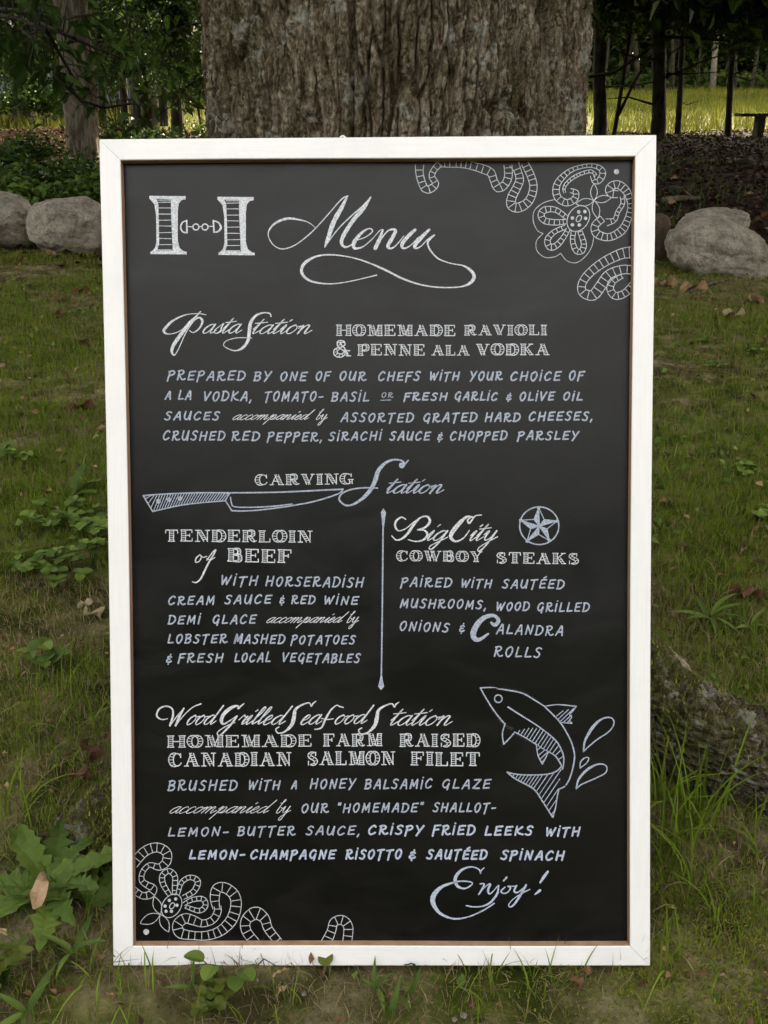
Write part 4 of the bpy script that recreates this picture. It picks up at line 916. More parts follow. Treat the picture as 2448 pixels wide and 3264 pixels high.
LONG_S = '858,122,8 850,102,9 810,97,8 760,115,15 725,160,21 715,220,23 706,280,20 670,330,16 620,348,8 570,332,6 545,312,5 560,285,5 620,265,5 680,262,5 730,265,6'
traced('script word Station with long S beside Pasta', 'D', [LONG_S], extra=st1)
def st2(I):
    script('tation', 'G', 416, 262, 'G', 772, 262, 50, 5.5, I, thick=2.2); I.disc(*cc('G', 518, 98), 9.5)
traced('script word Station with ball tipped S at the knife point', 'G', ['556,68,7 538,88,10 522,100,10', '534,95,12 520,72,9 470,65,10 420,85,17 380,130,23 360,190,25 335,240,23 290,290,19 230,328,11 185,332,10 150,300,10 165,265,9 220,240,8 300,230,8 375,232,8'], extra=st2, m=M_ink)
def of_(I): pass
traced('small script word of', 'F', ['430,700,5 405,725,9 402,750,9 425,745,7 440,715,8 428,702,6 450,718,6 475,712,6', '475,738,6 510,690,7 535,668,8 520,700,10 490,750,11 460,810,12 435,860,11 405,885,8 380,880,6', '475,728,6 500,735,6 528,720,6'])
def big(I): script('ig', 'G', 655, 540, 'G', 786, 540, 58, 5.5, I)
traced('script word Big', 'G', ['540,415,6 515,403,8 485,425,12 478,455,12 498,482,8 540,470,6 590,430,6 640,400,9 672,402,12 682,430,15 655,462,11 610,477,7', '610,477,7 650,480,9 668,505,13 645,535,11 600,545,7 555,535,6', '622,408,9 585,450,15 555,495,15 520,528,11 485,537,8 458,512,6'], extra=big)
def city(I): script('ity', 'G', 905, 541, 'G', 1075, 541, 58, 5.5, I)
traced('script word City', 'G', ['985,390,6 950,395,6 928,422,9 912,438,11 905,418,9 930,400,7', '940,405,8 900,400,12 855,440,24 815,490,26 806,522,20 835,545,11 880,525,7 915,480,6'], extra=city)
traced('big brush letter C starting Calandra', 'I', ['800,425,16 825,440,24 848,410,26 818,378,22 760,388,28 712,430,36 682,490,38 690,530,32 726,535,24 780,498,12'], m=M_ink)
traced('script word Wood', 'J', ['175,230,5 135,235,8 103,210,11 120,165,11 165,147,9 205,165,11 210,210,13 190,275,13', '190,275,7 240,210,7 282,162,8', '282,162,11 255,210,15 228,275,15', '228,275,6 280,210,6 340,155,7 395,132,9'],
       extra=lambda I: script('ood', 'J', 292, 270, 'J', 492, 268, 62, 5.8, I))
traced('script word Grilled', 'J', ['680,130,6 655,150,11 640,165,11 640,145,9 600,155,20 550,195,24 530,240,22 545,265,13 590,240,7 630,212,6', '634,212,11 600,260,13 545,320,11 515,342,9 505,320,7 560,280,6 620,255,6'],
       extra=lambda I: script('rilled', 'J', 632, 268, 'J', 950, 268, 60, 5.8, I))
S3 = '1155,115,7 1135,130,9 1125,148,9 1110,125,8 1060,140,11 1020,170,19 1010,220,25 995,270,23 950,315,11 905,325,9 890,300,9 910,285,8'
def sea(I):
    script('ea', 'J', 1045, 268, 'J', 1192, 266, 62, 5.8, I); script('ood', 'J', 1270, 266, 'J', 1490, 262, 60, 5.8, I)
    for st in ('1335,155,9 1310,148,8 1290,142,8 1250,178,11 1215,240,13 1190,290,10 1148,300,8', '1190,228,6 1230,235,7 1270,230,6'): I.stroke(cs('J', st), 3)
traced('script word Seafood', 'J', [S3], extra=sea)
def st4(I):
    I.stroke(cs('J', S3, 548, 6), 3); script('tation', 'K', 118, 336, 'K', 552, 336, 64, 5.8, I)
traced('script word Station after Seafood', 'J', [], extra=st4)
A_ = 'thin script words accompanied by, '
for c, x0, y0, x1, bx0, bx1, xh, lb in (('D', 597, 805, 1105, 1150, 1228, 33, 'between sauces and assorted'), ('H', 820, 426, 1325, 1352, 1436, 36, 'after demi glace'), ('J', 178, 855, 840, 884, 985, 43, 'at the left of the salmon text')):
    I = Ink(); script('accompanied', c, x0, y0, c, x1, y0-2, xh, 4.0, I, slant=.95, thick=1.35); script('by', c, bx0, y0, c, bx1, y0-2, xh*1.05, 4.0, I, slant=.6, thick=1.35)
    I.done('lettered_phrase', A_+lb, M_inkw)
traced('script word Enjoy! with sweeping E', 'M', ['735,335,6 715,355,8 712,372,10 700,345,8 650,330,9 590,350,15 550,400,21 560,450,18 605,470,10 650,450,9 655,430,8 600,422,9 540,430,11 460,460,20 412,510,30 405,560,30 440,620,19 500,655,13 560,665,10 640,650,8 730,610,9 800,565,9',
 '710,440,9 735,440,9 720,475,11 700,508,10', '705,500,6 740,460,7 775,440,10 760,480,14 770,505,9 800,480,6 820,455,7', '828,450,9 820,500,13 780,555,13 730,582,9 670,588,8 620,580,9', '860,420,10 880,398,12',
 '870,460,7 845,485,10 855,500,9 885,495,7 905,465,9 885,455,7 930,455,6 945,450,6', '945,450,9 928,485,13 950,495,9 990,465,7 1005,445,9', '1005,450,11 970,510,15 930,570,13 905,588,9 893,575,7 920,540,6 970,505,6 1030,475,7',
 '1145,362,15 1120,395,19 1096,432,11', '1094,482,18 1078,496,13 1062,508,7'], m=M_inkb)

# drawings
def knife(I):
    top = lambda x: 310-18*min(1, (x-55)/345) if x < 400 else 292
    def bot(x):
        P = [(118, 415), (300, 375), (450, 355), (600, 345), (640, 300)]
        if x < 118: return 310+(x-55)/63*105
        for (a, b_), (c, d) in zip(P[:-1], P[1:]):
            if x <= c: return b_+(d-b_)*(x-a)/(c-a)
        return 300
    I.stroke(cs('F', '55,310,9 200,300,9 400,292,9 620,292,9'), 4); I.stroke(cs('F', '55,312,9 118,416,9'), 4, False)
    I.stroke(cs('F', '118,416,8 300,375,8 450,357,7 598,345,7'), 4); I.stroke(cs('F', '600,342,8 622,292,8'), 4, False)
    x = 75
    while x < 640:
        xt, yt = x, top(x); xb = x-42; yb = bot(max(60, xb))
        if xb < 58: f = (xt-62)/(xt-xb); xb = xt+(xb-xt)*f; yb = yt+(yb-yt)*f*1.0
        if yb > yt+6: I.stroke(cs('F', f'{xt},{yt} {xb},{min(yb, bot(max(60, xb)))}'), 2.6, False)
        x += 18
    for a, b_ in ((155, 348), (224, 338), (298, 330)): I.disc(*cc('F', a, b_), 7.5)
    for st in ('620,292,9 850,290,9 1050,284,10 1375,267,9', '1375,268,9 1345,298,9 1200,345,9 1050,375,9 850,403,9 720,412,9 640,410,9', '640,410,9 622,380,8 600,347,8', '632,322,8 638,358,8 656,383,8 750,388,8 900,382,9 1040,366,7', '1260,275,7 1375,268,12'):
        I.stroke(cs('F', st), 4)
traced('drawing of a chef knife', 'F', [], name='knife_drawing', extra=knife, m=M_ink)
def divider(I):
    I.poly([(1222.4, 1620), (1230.6, 1634), (1227, 1655), (1224, 1681), (1218.6, 1681), (1217, 1655), (1214, 1633)])
    I.stroke([(1221, 1678), (1219, 1900), (1215.5, 2158)], 4.6)
    I.poly([(1213, 2153), (1218, 2153), (1220.5, 2170), (1224.5, 2188), (1214.3, 2200), (1205, 2188), (1210, 2170)])
traced('tall thin dividing line with spear tips', 'G', [], name='divider_line', extra=divider, m=M_ink)
def star(I):
    o = [(1322, 347), (1431, 425), (1384, 540), (1254, 543), (1216, 421)]; c = (1325, 456)
    ins = []
    for i in range(5):
        a, b_ = o[i], o[(i+1) % 5]; mx, my = (a[0]+b_[0])/2, (a[1]+b_[1])/2
        ins.append((c[0]+(mx-c[0])*.56, c[1]+(my-c[1])*.56))
    P = lambda q: cc('G', *q)
    for i in range(5):
        I.poly([P(c), P(o[i]), P(ins[i-1])])
        for seg in ((o[i], ins[i]), (ins[i], o[(i+1) % 5]), (c, o[i]), (c, ins[i])): I.stroke([P(seg[0]), P(seg[1])], 3.0, False)
        I.disc(*P(o[i]), 5.5)
    I.ring(*P((1325, 453)), 62.5, 60, 4.2, n=30)
traced('five pointed western star in a ring', 'G', [], name='star_drawing', extra=star, m=M_ink)
def fish(I):
    for st in ('728,88,8 800,86,9 870,97,9 1000,122,9 1080,165,9 1155,212,8', '1155,210,7 1240,199,7 1360,210,8', '1362,210,9 1340,240,7 1318,265,7 1332,282,7 1318,300,7 1333,322,8', '1333,322,8 1290,320,6 1255,316,6',
        '1155,215,8 1205,262,9 1262,325,9 1315,415,9 1343,490,10 1350,560,9 1325,670,9 1290,735,9 1248,757,9', '1248,757,9 1238,800,8 1225,880,8 1208,942,9', '728,88,9 765,155,9 825,248,9 890,328,9',
        '955,380,7 1030,420,7 1100,463,8', '1178,510,7 1225,540,9 1258,590,9 1262,610,9 1225,642,8 1160,660,8 1040,664,8 960,658,8 905,645,8', '905,645,9 960,690,9 1080,757,9 1140,840,9 1205,942,9', '892,325,8 874,390,8 882,460,8', '882,460,9 918,425,8 955,382,8',
        '1098,460,8 1108,530,8 1138,592,8', '1138,592,8 1160,550,8 1178,510,8', '912,216,11 1000,272,9 1110,342,8 1220,430,9 1265,500,9 1280,560,9 1272,625,8', '1100,462,5 1140,490,6 1180,510,6'):
        I.stroke(cs('K', st), 4)
    I.ring(*cc('K', 847, 160), 12, 12, 4)
    side = [(912, 216), (1000, 272), (1110, 342), (1220, 430), (1265, 500), (1280, 575)]; bel = [(955, 380), (1030, 420), (1100, 463), (1180, 510), (1225, 540), (1258, 590)]
    def yat(P, x):
        for (a, b_), (c, d) in zip(P[:-1], P[1:]):
            if a <= x <= c: return b_+(d-b_)*(x-a)/(c-a)
        return None
    for i, x in enumerate(range(975, 1256, 19)):
        yb = yat(bel, x); L = [24, 48, 66, 80, 92, 98, 98, 92, 90, 88, 84, 80, 78, 76, 60][min(i, 14)]
        a = .95 if i < 12 else 1.1+.05*i; a = 1.0
        xe, ye = x+math.cos(a)*L, yb-math.sin(a)*L; ys_ = yat(side, xe)
        if ys_ and ye < ys_: ye = ys_
        I.stroke(cs('K', f'{x},{yb} {xe},{ye}'), 2.8, False)
    for x0_, y0_, x1_, y1_ in ((1225, 280, 1275, 240), (1240, 298, 1310, 232), (1255, 312, 1345, 225), (1275, 318, 1330, 268), (1300, 320, 1325, 296), (1105, 500, 1130, 478), (1112, 535, 1155, 498), (1122, 560, 1170, 515), (1134, 582, 1165, 545)):
        I.stroke(cs('K', f'{x0_},{y0_} {x1_},{y1_}'), 2.8, False)
    low = [(905, 645), (960, 690), (1080, 757), (1140, 840), (1205, 942)]
    for i, x in enumerate(range(925, 1206, 17)):
        y0_ = yat(low, x); k = 0
        while k < 400:
            xx, yy = x+k*.56, y0_-k*.83
            topy = 664 if xx < 1160 else 664-(xx-1160)*.35
            redge = 1262-(yy-640)*.17
            if yy < topy or xx > redge: break
            k += 4
        if k > 8: I.stroke(cs('K', f'{x},{y0_} {x+k*.56},{y0_-k*.83}'), 2.7, False)
traced('drawing of a leaping salmon', 'K', [], name='salmon_drawing', extra=fish, m=M_ink)
traced('three splash drops beside the salmon', 'K', ['1410,510,9 1420,440,14 1470,350,20 1530,295,12 1590,285,9 1612,320,9 1580,375,8 1500,430,8 1440,480,8 1410,510,8', '1388,618,8 1390,580,10 1420,550,8 1445,553,7 1430,585,7 1388,618,7',
 '1362,755,9 1380,690,14 1440,625,16 1510,592,10 1560,605,8 1555,650,8 1480,690,8 1400,725,8 1362,755,8'], name='splash_drawing', m=M_ink)
traced('rubbed chalk smudges round the salmon', 'K', ['780,200,10 830,270,8 880,330,14 940,360,22', '960,395,10 1040,435,10 1100,470,8', '1160,220,22 1210,265,14 1270,340,10 1320,420,5', '780,92,5 900,92,6 1010,112,6 1090,158,6', '870,470,14 880,440,8',
  '1600,330,2 1610,400,3 1570,470,2', '1435,742,3 1530,722,3', '1300,830,3 1350,770,3', '1320,850,3 1360,780,3', '1300,790,3 1340,760,3', '1370,300,2 1450,310,3', '1080,510,3 1095,570,3', '1240,700,6 1300,740,8'], name='chalk_smudge', m=M_smudge)
# lace ribbons with rungs
def band(I, c, text, step=27, w=4.9, close=False):
    P = [tuple(float(v) for v in t.split(',')) for t in text.split()]; s = CROP[c][2]
    Q = []; n = len(P); wd = P[0][2]
    P = [(p[0], p[1], p[2] if len(p) > 2 else wd) for p in P]
    for i in range(n-1):
        p0, p1, p2, p3 = P[max(0, i-1)], P[i], P[i+1], P[min(n-1, i+2)]; m = max(2, int(math.dist(p1[:2], p2[:2])/9))
        for j in range(m):
            t = j/m; Q.append(tuple(.5*((2*p1[k])+(-p0[k]+p2[k])*t+(2*p0[k]-5*p1[k]+4*p2[k]-p3[k])*t*t+(-p0[k]+3*p1[k]-3*p2[k]+p3[k])*t**3) for k in range(3)))
    Q.append(P[-1]); A, B = [], []; dist = 0; rung = []
    for i, p in enumerate(Q):
        a, b_ = Q[max(0, i-1)], Q[min(len(Q)-1, i+1)]; dx, dy = b_[0]-a[0], b_[1]-a[1]; d = math.hypot(dx, dy) or 1; h = p[2]/2
        A.append(cc(c, p[0]-dy/d*h, p[1]+dx/d*h)); B.append(cc(c, p[0]+dy/d*h, p[1]-dx/d*h))
        if i: dist += math.dist(Q[i-1][:2], p[:2])
        if dist > step: rung.append(i); dist = 0
    I.stroke(A[::2]+[A[-1]], w/s); I.stroke(B[::2]+[B[-1]], w/s)
    for i in rung: I.stroke([A[i], B[i]], w/s*.95, False, False)
def lobes(I, c, cx, cy, tips, wd=.2, w=4.6):
    s = CROP[c][2]
    for tx, ty in tips:
        dx, dy = tx-cx, ty-cy
        for sg in (-1, 1):
            I.stroke([cc(c, cx, cy), cc(c, cx+dx*.25-dy*wd*.75*sg, cy+dy*.25+dx*wd*.75*sg), cc(c, cx+dx*.55-dy*wd*sg, cy+dy*.55+dx*wd*sg), cc(c, cx+dx*.85-dy*wd*.5*sg, cy+dy*.85+dx*wd*.5*sg), cc(c, tx, ty)], w/s)
def eye(I, c, cx, cy, rx, ry, dots):
    s = CROP[c][2]; I.ring(*cc(c, cx, cy), rx/s, ry/s, 5/s, R(32), 24); I.ring(*cc(c, cx+3, cy), 14/s, 22/s, 6/s, R(32), 14)
    for a, b_ in dots: I.disc(*cc(c, a, b_), 11/s)
def lace1(I):
    band(I, 'C', '112,146,52 112,200,46 128,262,44 152,300,44 192,290,44 212,262,38 196,236,34 188,212,36 205,175,34 236,142,40', 30)
    band(I, 'C', '236,142,36 300,140,44 380,142,46 450,156,48 520,178,52 558,200,48 572,240,44 600,290,50 640,272,46 664,220,48 662,150,50', 30)
    band(I, 'C', '700,140,60 722,185,44 735,240,48 716,290,50 686,350,54 684,400,54 732,412,56 792,372,50 820,292,46 806,220,46 766,136,44', 28)
traced('lace ribbon drawn along the top edge of the panel', 'C', [], name='lace_drawing', extra=lace1, m=M_inkl)
def lace2(I):
    band(I, 'C', '1185,215,20 1200,250,26 1230,245,32 1252,200,36 1230,165,28 1160,152,22 1060,178,24 990,235,36 962,290,40 972,350,42 1025,383,40 1075,362,38 1085,320,32 1050,308,24', 24)
    band(I, 'C', '1015,320,12 1012,285,16 1050,240,18 1110,205,18 1180,188,18 1210,215,14', 20)
    band(I, 'C', '1345,330,42 1300,322,50 1298,285,46 1345,270,48 1390,300,48 1412,340,42 1425,400,36 1410,480,40 1370,555,48 1290,597,44 1215,575,48 1204,525,44 1250,482,42', 25)
    band(I, 'C', '1275,505,44 1325,490,26 1345,440,24 1375,390,24 1372,345,24', 22)
    band(I, 'C', '1030,478,26 960,428,30 890,428,38 868,462,38 892,495,36 960,505,34 1022,500,28', 22)
    band(I, 'C', '1020,535,26 950,565,28 908,615,34 925,660,36 968,645,34 1010,595,28 1036,548,26', 22)
    band(I, 'C', '1070,560,28 1064,620,28 1085,680,32 1118,685,34 1134,640,32 1110,562,28', 22)
    eye(I, 'C', 1100, 481, 64, 86, [(1102, 440), (1140, 438), (1063, 478), (1145, 480), (1063, 520), (1106, 521)])
    I.stroke(cs('C', '955,362 880,385 825,435 820,500 845,555 880,575'), 2.1); I.stroke(cs('C', '880,575 840,620 842,680 890,722 950,720 990,698'), 2.1); I.stroke(cs('C', '990,698 1030,745 1090,755 1150,710 1185,650 1195,595'), 2.1)
    lobes(I, 'C', 1197, 370, [(1197, 265), (1085, 390), (1305, 350), (1222, 480)]); I.disc(*cc('C', 1337, 190), 8.4)
traced('lace flower in the upper right of the panel', 'C', [], name='flower_drawing', extra=lace2, m=M_inkl)
def lace3(I):
    band(I, 'C', '1450,692,72 1370,700,62 1260,752,56 1170,820,50 1124,885,48 1128,940,52 1190,958,62 1240,900,64 1290,835,64 1370,800,54 1450,802,52', 32)
    band(I, 'C', '1450,885,48 1390,945,44 1330,962,44 1298,920,42 1315,870,40 1375,838,26', 28)
traced('lace ribbon at the right edge of the panel', 'C', [], name='lace_drawing', extra=lace3, m=M_inkl)
def lace4(I):
    band(I, 'L', '52,320,60 125,238,62 208,210,60 272,245,58 268,308,56 220,340,42 160,326,30 115,370,30 108,428,34 150,462,40 184,480,46 165,520,48 110,528,42 52,488,40', 34)
    band(I, 'L', '292,525,26 248,450,34 245,395,34 288,366,32 326,400,34 326,470,32 322,522,24', 26)
    band(I, 'L', '345,518,24 372,440,28 428,408,30 478,435,36 452,500,34 382,540,26', 26)
    band(I, 'L', '385,585,22 440,556,28 508,550,30 530,590,32 490,628,30 395,600,22', 26)
    eye(I, 'L', 305, 596, 60, 84, [(290, 560), (332, 550), (262, 597), (340, 592), (268, 632), (304, 632)])
    lobes(I, 'L', 230, 652, [(190, 535), (97, 712), (285, 768)], .22)
    band(I, 'L', '600,612,44 590,545,60 605,482,62 660,478,66 718,525,68 730,600,70 700,690,72 630,760,64 540,792,58 450,792,54 362,775,66 346,720,66 392,680,64 450,692,60 510,712,46 575,690,46 608,640,46 608,600,44', 38)
    I.disc(*cc('L', 137, 768), 9.3)
traced('lace flower in the lower left of the panel', 'L', [], name='flower_drawing', extra=lace4, m=M_inkl)
def lace5(I):
    band(I, 'L', '855,840,66 798,760,62 798,690,66 860,645,82 918,680,64 945,750,56 1012,835,52', 40)
traced('lace arch at the bottom edge beside the flower', 'L', [], name='lace_drawing', extra=lace5, m=M_inkl)
def lace6(I):
    band(I, 'L', '1325,845,70 1362,760,56 1378,705,56 1432,690,60 1472,735,60 1465,840,60', 38)
traced('small lone lace arch at the bottom edge', 'L', [], name='lace_drawing', extra=lace6, m=M_inkl)
# ------------------------------------------------------------ boulders
def boulder(label, x0, x1, y0, y1, ybase, m, seed, depth=.8, squ=1.0, group='boulders edging the lawn', dist=None, tip=0, name='boulder', sub=6, cat='boulder', flat=0.0):
    """x0..x1, y0 (top) .. y1 (bottom) in photo pixels; stands on the ground at ybase"""
    b = gp((x0+x1)/2, ybase); d = b.y + .02
    w = (x1-x0)/3000*d*1.02; top = at((x0+x1)/2, y0, d+w*depth*.3).z; bot = at((x0+x1)/2, y1, d-w*depth*.35).z
    bmm = bmesh.new(); bmesh.ops.create_icosphere(bmm, subdivisions=sub, radius=1)
    V = np.array([v.co[:] for v in bmm.verts]); F = np.array([[v.index for v in f.verts] for f in bmm.faces]); bmm.free()
    g = np.random.default_rng(seed)
    n = V.copy(); p = 2.6
    V = V/((np.abs(V)**p).sum(1)**(1/p))[:, None]
    for k in range(7):                                    # knock flats off it
        u = g.normal(0, 1, 3); u /= np.linalg.norm(u); lim = g.uniform(.84, 1.02)
        e = np.maximum(0, V@u-lim); V = V - e[:, None]*u*.85
    r = 1 + (fbm(n[:, 0]*1.6+seed, n[:, 1]*1.6, n[:, 2]*1.6, 4, seed)-.5)*.34 + (fbm(n[:, 0]*5+seed, n[:, 1]*5, n[:, 2]*5, 5, seed, .65)-.5)*.13
    V = V*r[:, None]
    V[:, 2] += tip*V[:, 0]*.5
    for ax in range(3): V[:, ax] = (V[:, ax]-V[:, ax].min())/(V[:, ax].max()-V[:, ax].min())*2-1
    h = max(.05, top-bot)
    V = V*np.array([w/2, w*depth/2, h/2*1.12])*squ; V[:, 2] += (top+bot)/2 - h*.06 - float(hz(b.x, d))
    o = mob(name, np_mesh(name, V, F, m, smoothf=True)); o.location = (at((x0+x1)/2, (y0+y1)/2, d).x, d+w*depth*.2, float(hz(b.x, d)))
    return tag(o, label, cat, group)
boulder('pale rounded granite boulder standing left of the board frame', 84, 338, 622, 820, 806, M_stone, 4, .85, tip=-.05)
boulder('grey brown boulder cut by the left edge of the picture', -170, 92, 600, 792, 790, M_stone, 12, .8, tip=-.25)
boulder('small brownish stone mostly hidden behind the left frame rail', 305, 420, 705, 800, 800, M_stone_b, 6, .8)
boulder('large pale boulder with a flat sloping top right of the board', 2140, 2468, 684, 905, 875, M_stone, 33, .8, tip=-.6)
boulder('low grey stone lying behind the large pale boulder', 2195, 2390, 660, 745, 770, M_stone, 8, .7, tip=.1)
boulder('brown upright stone half hidden by the right frame rail', 2020, 2140, 676, 840, 838, M_stone_b, 9, .9)
for i, (x0, x1, y0, y1, lb) in enumerate([(2135, 2168, 522, 545, 'small round grey stone on the dark bank nearest the frame corner'), (2170, 2200, 508, 530, 'small pale stone right of the first one on the dark bank'), (2108, 2140, 526, 545, 'little stone touching the frame edge on the dark bank'),
        (2350, 2410, 505, 530, 'flat mossy stone on the dark bank at the right'), (2120, 2180, 590, 612, 'half buried stone on the bank below the small round ones'), (2205, 2240, 560, 576, 'tiny dark stone in the middle of the bank')]):
    boulder(lb, x0, x1, y0, y1, y1-2, M_stone_d, 40+i, .8, name='stone', sub=3, group='stones on the dark bank', cat='stone')

# ------------------------------------------------------------ bench at the meadow edge
bb = gp(2450, 436); bench = empty('park_bench', bb); tag(bench, 'dark plank bench standing at the meadow edge, cut by the right picture edge', 'bench')
M_dark_wood = bark('weathered_dark_wood', (.02, .016, .012), (.04, .032, .025), (.07, .06, .045), 3)
mob('seat', py_mesh('seat', *box(-.72, .85, -.2, .2, .40, .46), M_dark_wood), bench)
for x in (-.24, .45):
    v, f = box(x-.07, x+.07, -.14, .14, -.05, .398); mob('leg', py_mesh('leg', v, f, M_dark_wood), bench)

# ------------------------------------------------------------ shrubs and overhanging leaves on the left
LF = [leaf_mesh('leaf', .105, .055, M_leaf, t, 6, .25, curl=.12) for t in (.15, .3, .45, .6, .75, .97)]
def spray(name, label, c, pts, y, rad, nl, scale, m_tints, seed, cat='branch', group=None, dy=.35):
    """twig with separate leaves; pts in photo pixels of crop units c"""
    g = random.Random(seed); P = [at(px, py_, y+dy*math.sin(i*1.7+seed)) for i, (px, py_) in enumerate(pts)]
    root = empty(name, P[0]); tag(root, label, cat, group)
    L = [p-P[0] for p in P]; v, f = tube(L, [rad*(1-.7*i/len(L)) for i in range(len(L))], 6)
    parts = [(v, f)]; spots = []
    for k in range(nl):
        t = (k+g.random())/nl*(len(L)-1); i = min(int(t), len(L)-2); p = L[i].lerp(L[i+1], t-i); d = (L[i+1]-L[i]).normalized()
        sgn = 1 if k % 2 else -1
        off = d.cross(Vector((0, 1, 0)))*sgn*g.uniform(.04, .30)*scale + Vector((0, g.uniform(-.12, .12), -.02))
        q = p+off; parts.append(tube([p, (p+q)/2+Vector((0, 0, .01)), q], [.003, .0022, .0015], 4)); spots.append((q, off))
    mob('twig', py_mesh('twig', *merge(parts), M_bark_dark, True), root)
    for k, (q, off) in enumerate(spots):
        lf = mob('leaf', LF[g.choice(m_tints)], root); lf.location = q
        a = math.atan2(-off.x, off.z if abs(off.z) > .02 else .02)
        lf.rotation_euler = (g.uniform(-1.1, -.1), g.uniform(-.6, .6), g.uniform(-.5, .5) + (-1.2 if off.x > 0 else 1.2))
        s_ = scale*g.uniform(.7, 1.25); lf.scale = (s_, s_, s_)
GO = 'leafy branches overhanging the wood on the left'
spray('leafy_branch', 'drooping branch with large dark leaves at the upper left corner', 'A', [(-60, 40), (60, 60), (150, 100), (215, 215), (265, 300)], 4.6, .011, 44, .95, [0, 1, 2, 2], 1, group=GO)
spray('leafy_branch', 'branch of large leaves crossing the top of the grey brown trunk', 'A', [(-60, 20), (100, 40), (210, 60), (320, 40)], 4.8, .010, 30, .9, [0, 1, 2], 2, group=GO)
spray('leafy_branch', 'branch with drooping big leaves in front of the middle of the leaning trunk', 'A', [(120, 70), (230, 120), (300, 150), (400, 190)], 4.5, .009, 13, .95, [1, 2, 0], 3, group=GO)
spray('leafy_branch', 'low branch with spotted yellow leaves over the frame corner', 'A', [(170, 240), (260, 320), (330, 345), (420, 330), (470, 340)], 4.7, .008, 24, .9, [2, 3, 3, 4, 5], 4, group=GO)
spray('leafy_branch', 'far left branch tip of dense dark leaves', 'A', [(-80, 120), (0, 110), (70, 100), (120, 130)], 4.4, .010, 34, .95, [0, 1, 1], 5, group=GO)
spray('leafy_branch', 'lit light green branch beside the oak at the left, upper one', 'A', [(700, 60), (600, 80), (520, 110), (450, 100), (400, 90)], 7.5, .008, 46, 1.0, [3, 4, 3, 2], 6, group=GO)
spray('leafy_branch', 'lit light green branch beside the oak at the left, middle one', 'A', [(700, 150), (640, 170), (580, 170), (530, 190), (500, 200)], 7.8, .008, 50, 1.0, [3, 4, 3], 7, group=GO)
spray('leafy_branch', 'lit light green branch beside the oak at the left, lowest one', 'A', [(700, 250), (640, 250), (590, 280), (560, 330), (500, 370)], 8.2, .008, 46, 1.0, [3, 2, 4], 8, group=GO)
spray('leafy_branch', 'fine leafy shoot hanging between the black trunks left of the oak', 'A', [(400, 20), (410, 110), (430, 190), (480, 230)], 8.8, .007, 36, 1.0, [2, 3, 1], 9, group=GO)
def shrub(label, px, pyb, w, h, n, size, m, seed, dist=None, name='shrub', group='shrubs behind the boulders on the left', tl=0, th=.85, cat='shrub'):
    b = gp(px, pyb) if dist is None else Vector((at(px, 430, dist).x, dist, float(hz(0, dist))))
    g = np.random.default_rng(seed); root = empty(name, b); tag(root, label, cat, group)
    stems = []; P = []
    ns = max(5, n//70)
    for k in range(ns):
        a = g.uniform(0, 6.28); r = g.uniform(.1, 1)**.6; hh = h*g.uniform(.45, 1.1)
        tip = Vector((math.cos(a)*r*w, math.sin(a)*r*w*.8, hh)); mid = Vector((tip.x*.45, tip.y*.45, hh*.6))
        stems.append(tube([(tip.x*.12, tip.y*.12, -.03), mid, tip], [.008, .005, .002], 4))
        m_ = n//ns
        t = g.uniform(.35, 1.05, m_); q = np.array(mid)[None]*(1-((t-.35)/.7))[:, None]+np.array(tip)[None]*((t-.35)/.7)[:, None]
        P.append(q+g.normal(0, 1, (m_, 3))*np.array([.09, .09, .05])*(.6+w))
    mob('stem', py_mesh('stem', *merge(stems), M_bark_dark), root)
    P = np.concatenate(P); P[:, 2] = np.maximum(P[:, 2], .02); t = np.clip(g.uniform(tl, th, len(P))*.5+fbm(P[:, 0]*3, P[:, 2]*3, P[:, 1]*3, 2, seed)*.5*(tl+th), 0, 1)
    o = mob('leaves', np_mesh('leaves', *leaf_cloud(P, g.uniform(.6, 1.3, len(P))*size, t, .55, g, asp=.55)[:2], m, np.repeat(t, 4)), root); o['kind'] = 'stuff'
shrub('low bright green shrub at the left edge above the boulder', 30, 700, .42, .45, 700, .085, M_weed, 71, dist=7.6, th=.9)
shrub('low green shrub in front of the leaning trunk foot', 190, 700, .45, .38, 800, .075, M_weed, 72, dist=7.8, th=.8)
shrub('leafy shrub tucked against the left frame rail', 305, 700, .36, .42, 700, .08, M_weed, 73, dist=7.7, th=.75)
shrub('taller dark shrub left of the leaning trunk', 90, 640, .6, .36, 900, .085, M_leaf, 74, dist=9.2, th=.85)
shrub('taller shrub right behind the leaning trunk', 330, 600, .6, .42, 800, .085, M_leaf, 75, dist=10.5, th=.9)
shrub('sparse sprouting shrub at the left picture edge', 10, 600, .6, .5, 1000, .09, M_leaf, 76, dist=10.5, th=1)
shrub('sparse green sprouts rising from the litter left of the black trunk', 400, 520, .7, .55, 1000, .09, M_leaf, 77, dist=13.5, th=.9)
shrub('loose sprouts rising beside the oak at the left', 560, 480, .6, .5, 800, .09, M_leaf, 78, dist=14, th=.9)
GU = 'understory thicket of the left hand wood'
us = ['at the left edge', 'behind the stout trunk', 'behind the leaning trunk', 'behind the broad black trunk', 'next to the oak', 'in the middle distance']
for i, (px, d, w, h, n) in enumerate([(0, 36, 2.6, 3.6, 2600), (110, 40, 2.6, 4.0, 2600), (300, 37, 2.6, 4.4, 2600), (420, 42, 3, 4.4, 2600), (610, 36, 2.4, 3.8, 2600), (500, 46, 3.4, 4.6, 2600)]):
    shrub('yellow green understory bush '+us[i]+' of the left wood', px, 0, w, h, n, .22, M_leafy_y, 90+i, dist=d, group=GU, tl=.1, th=1)
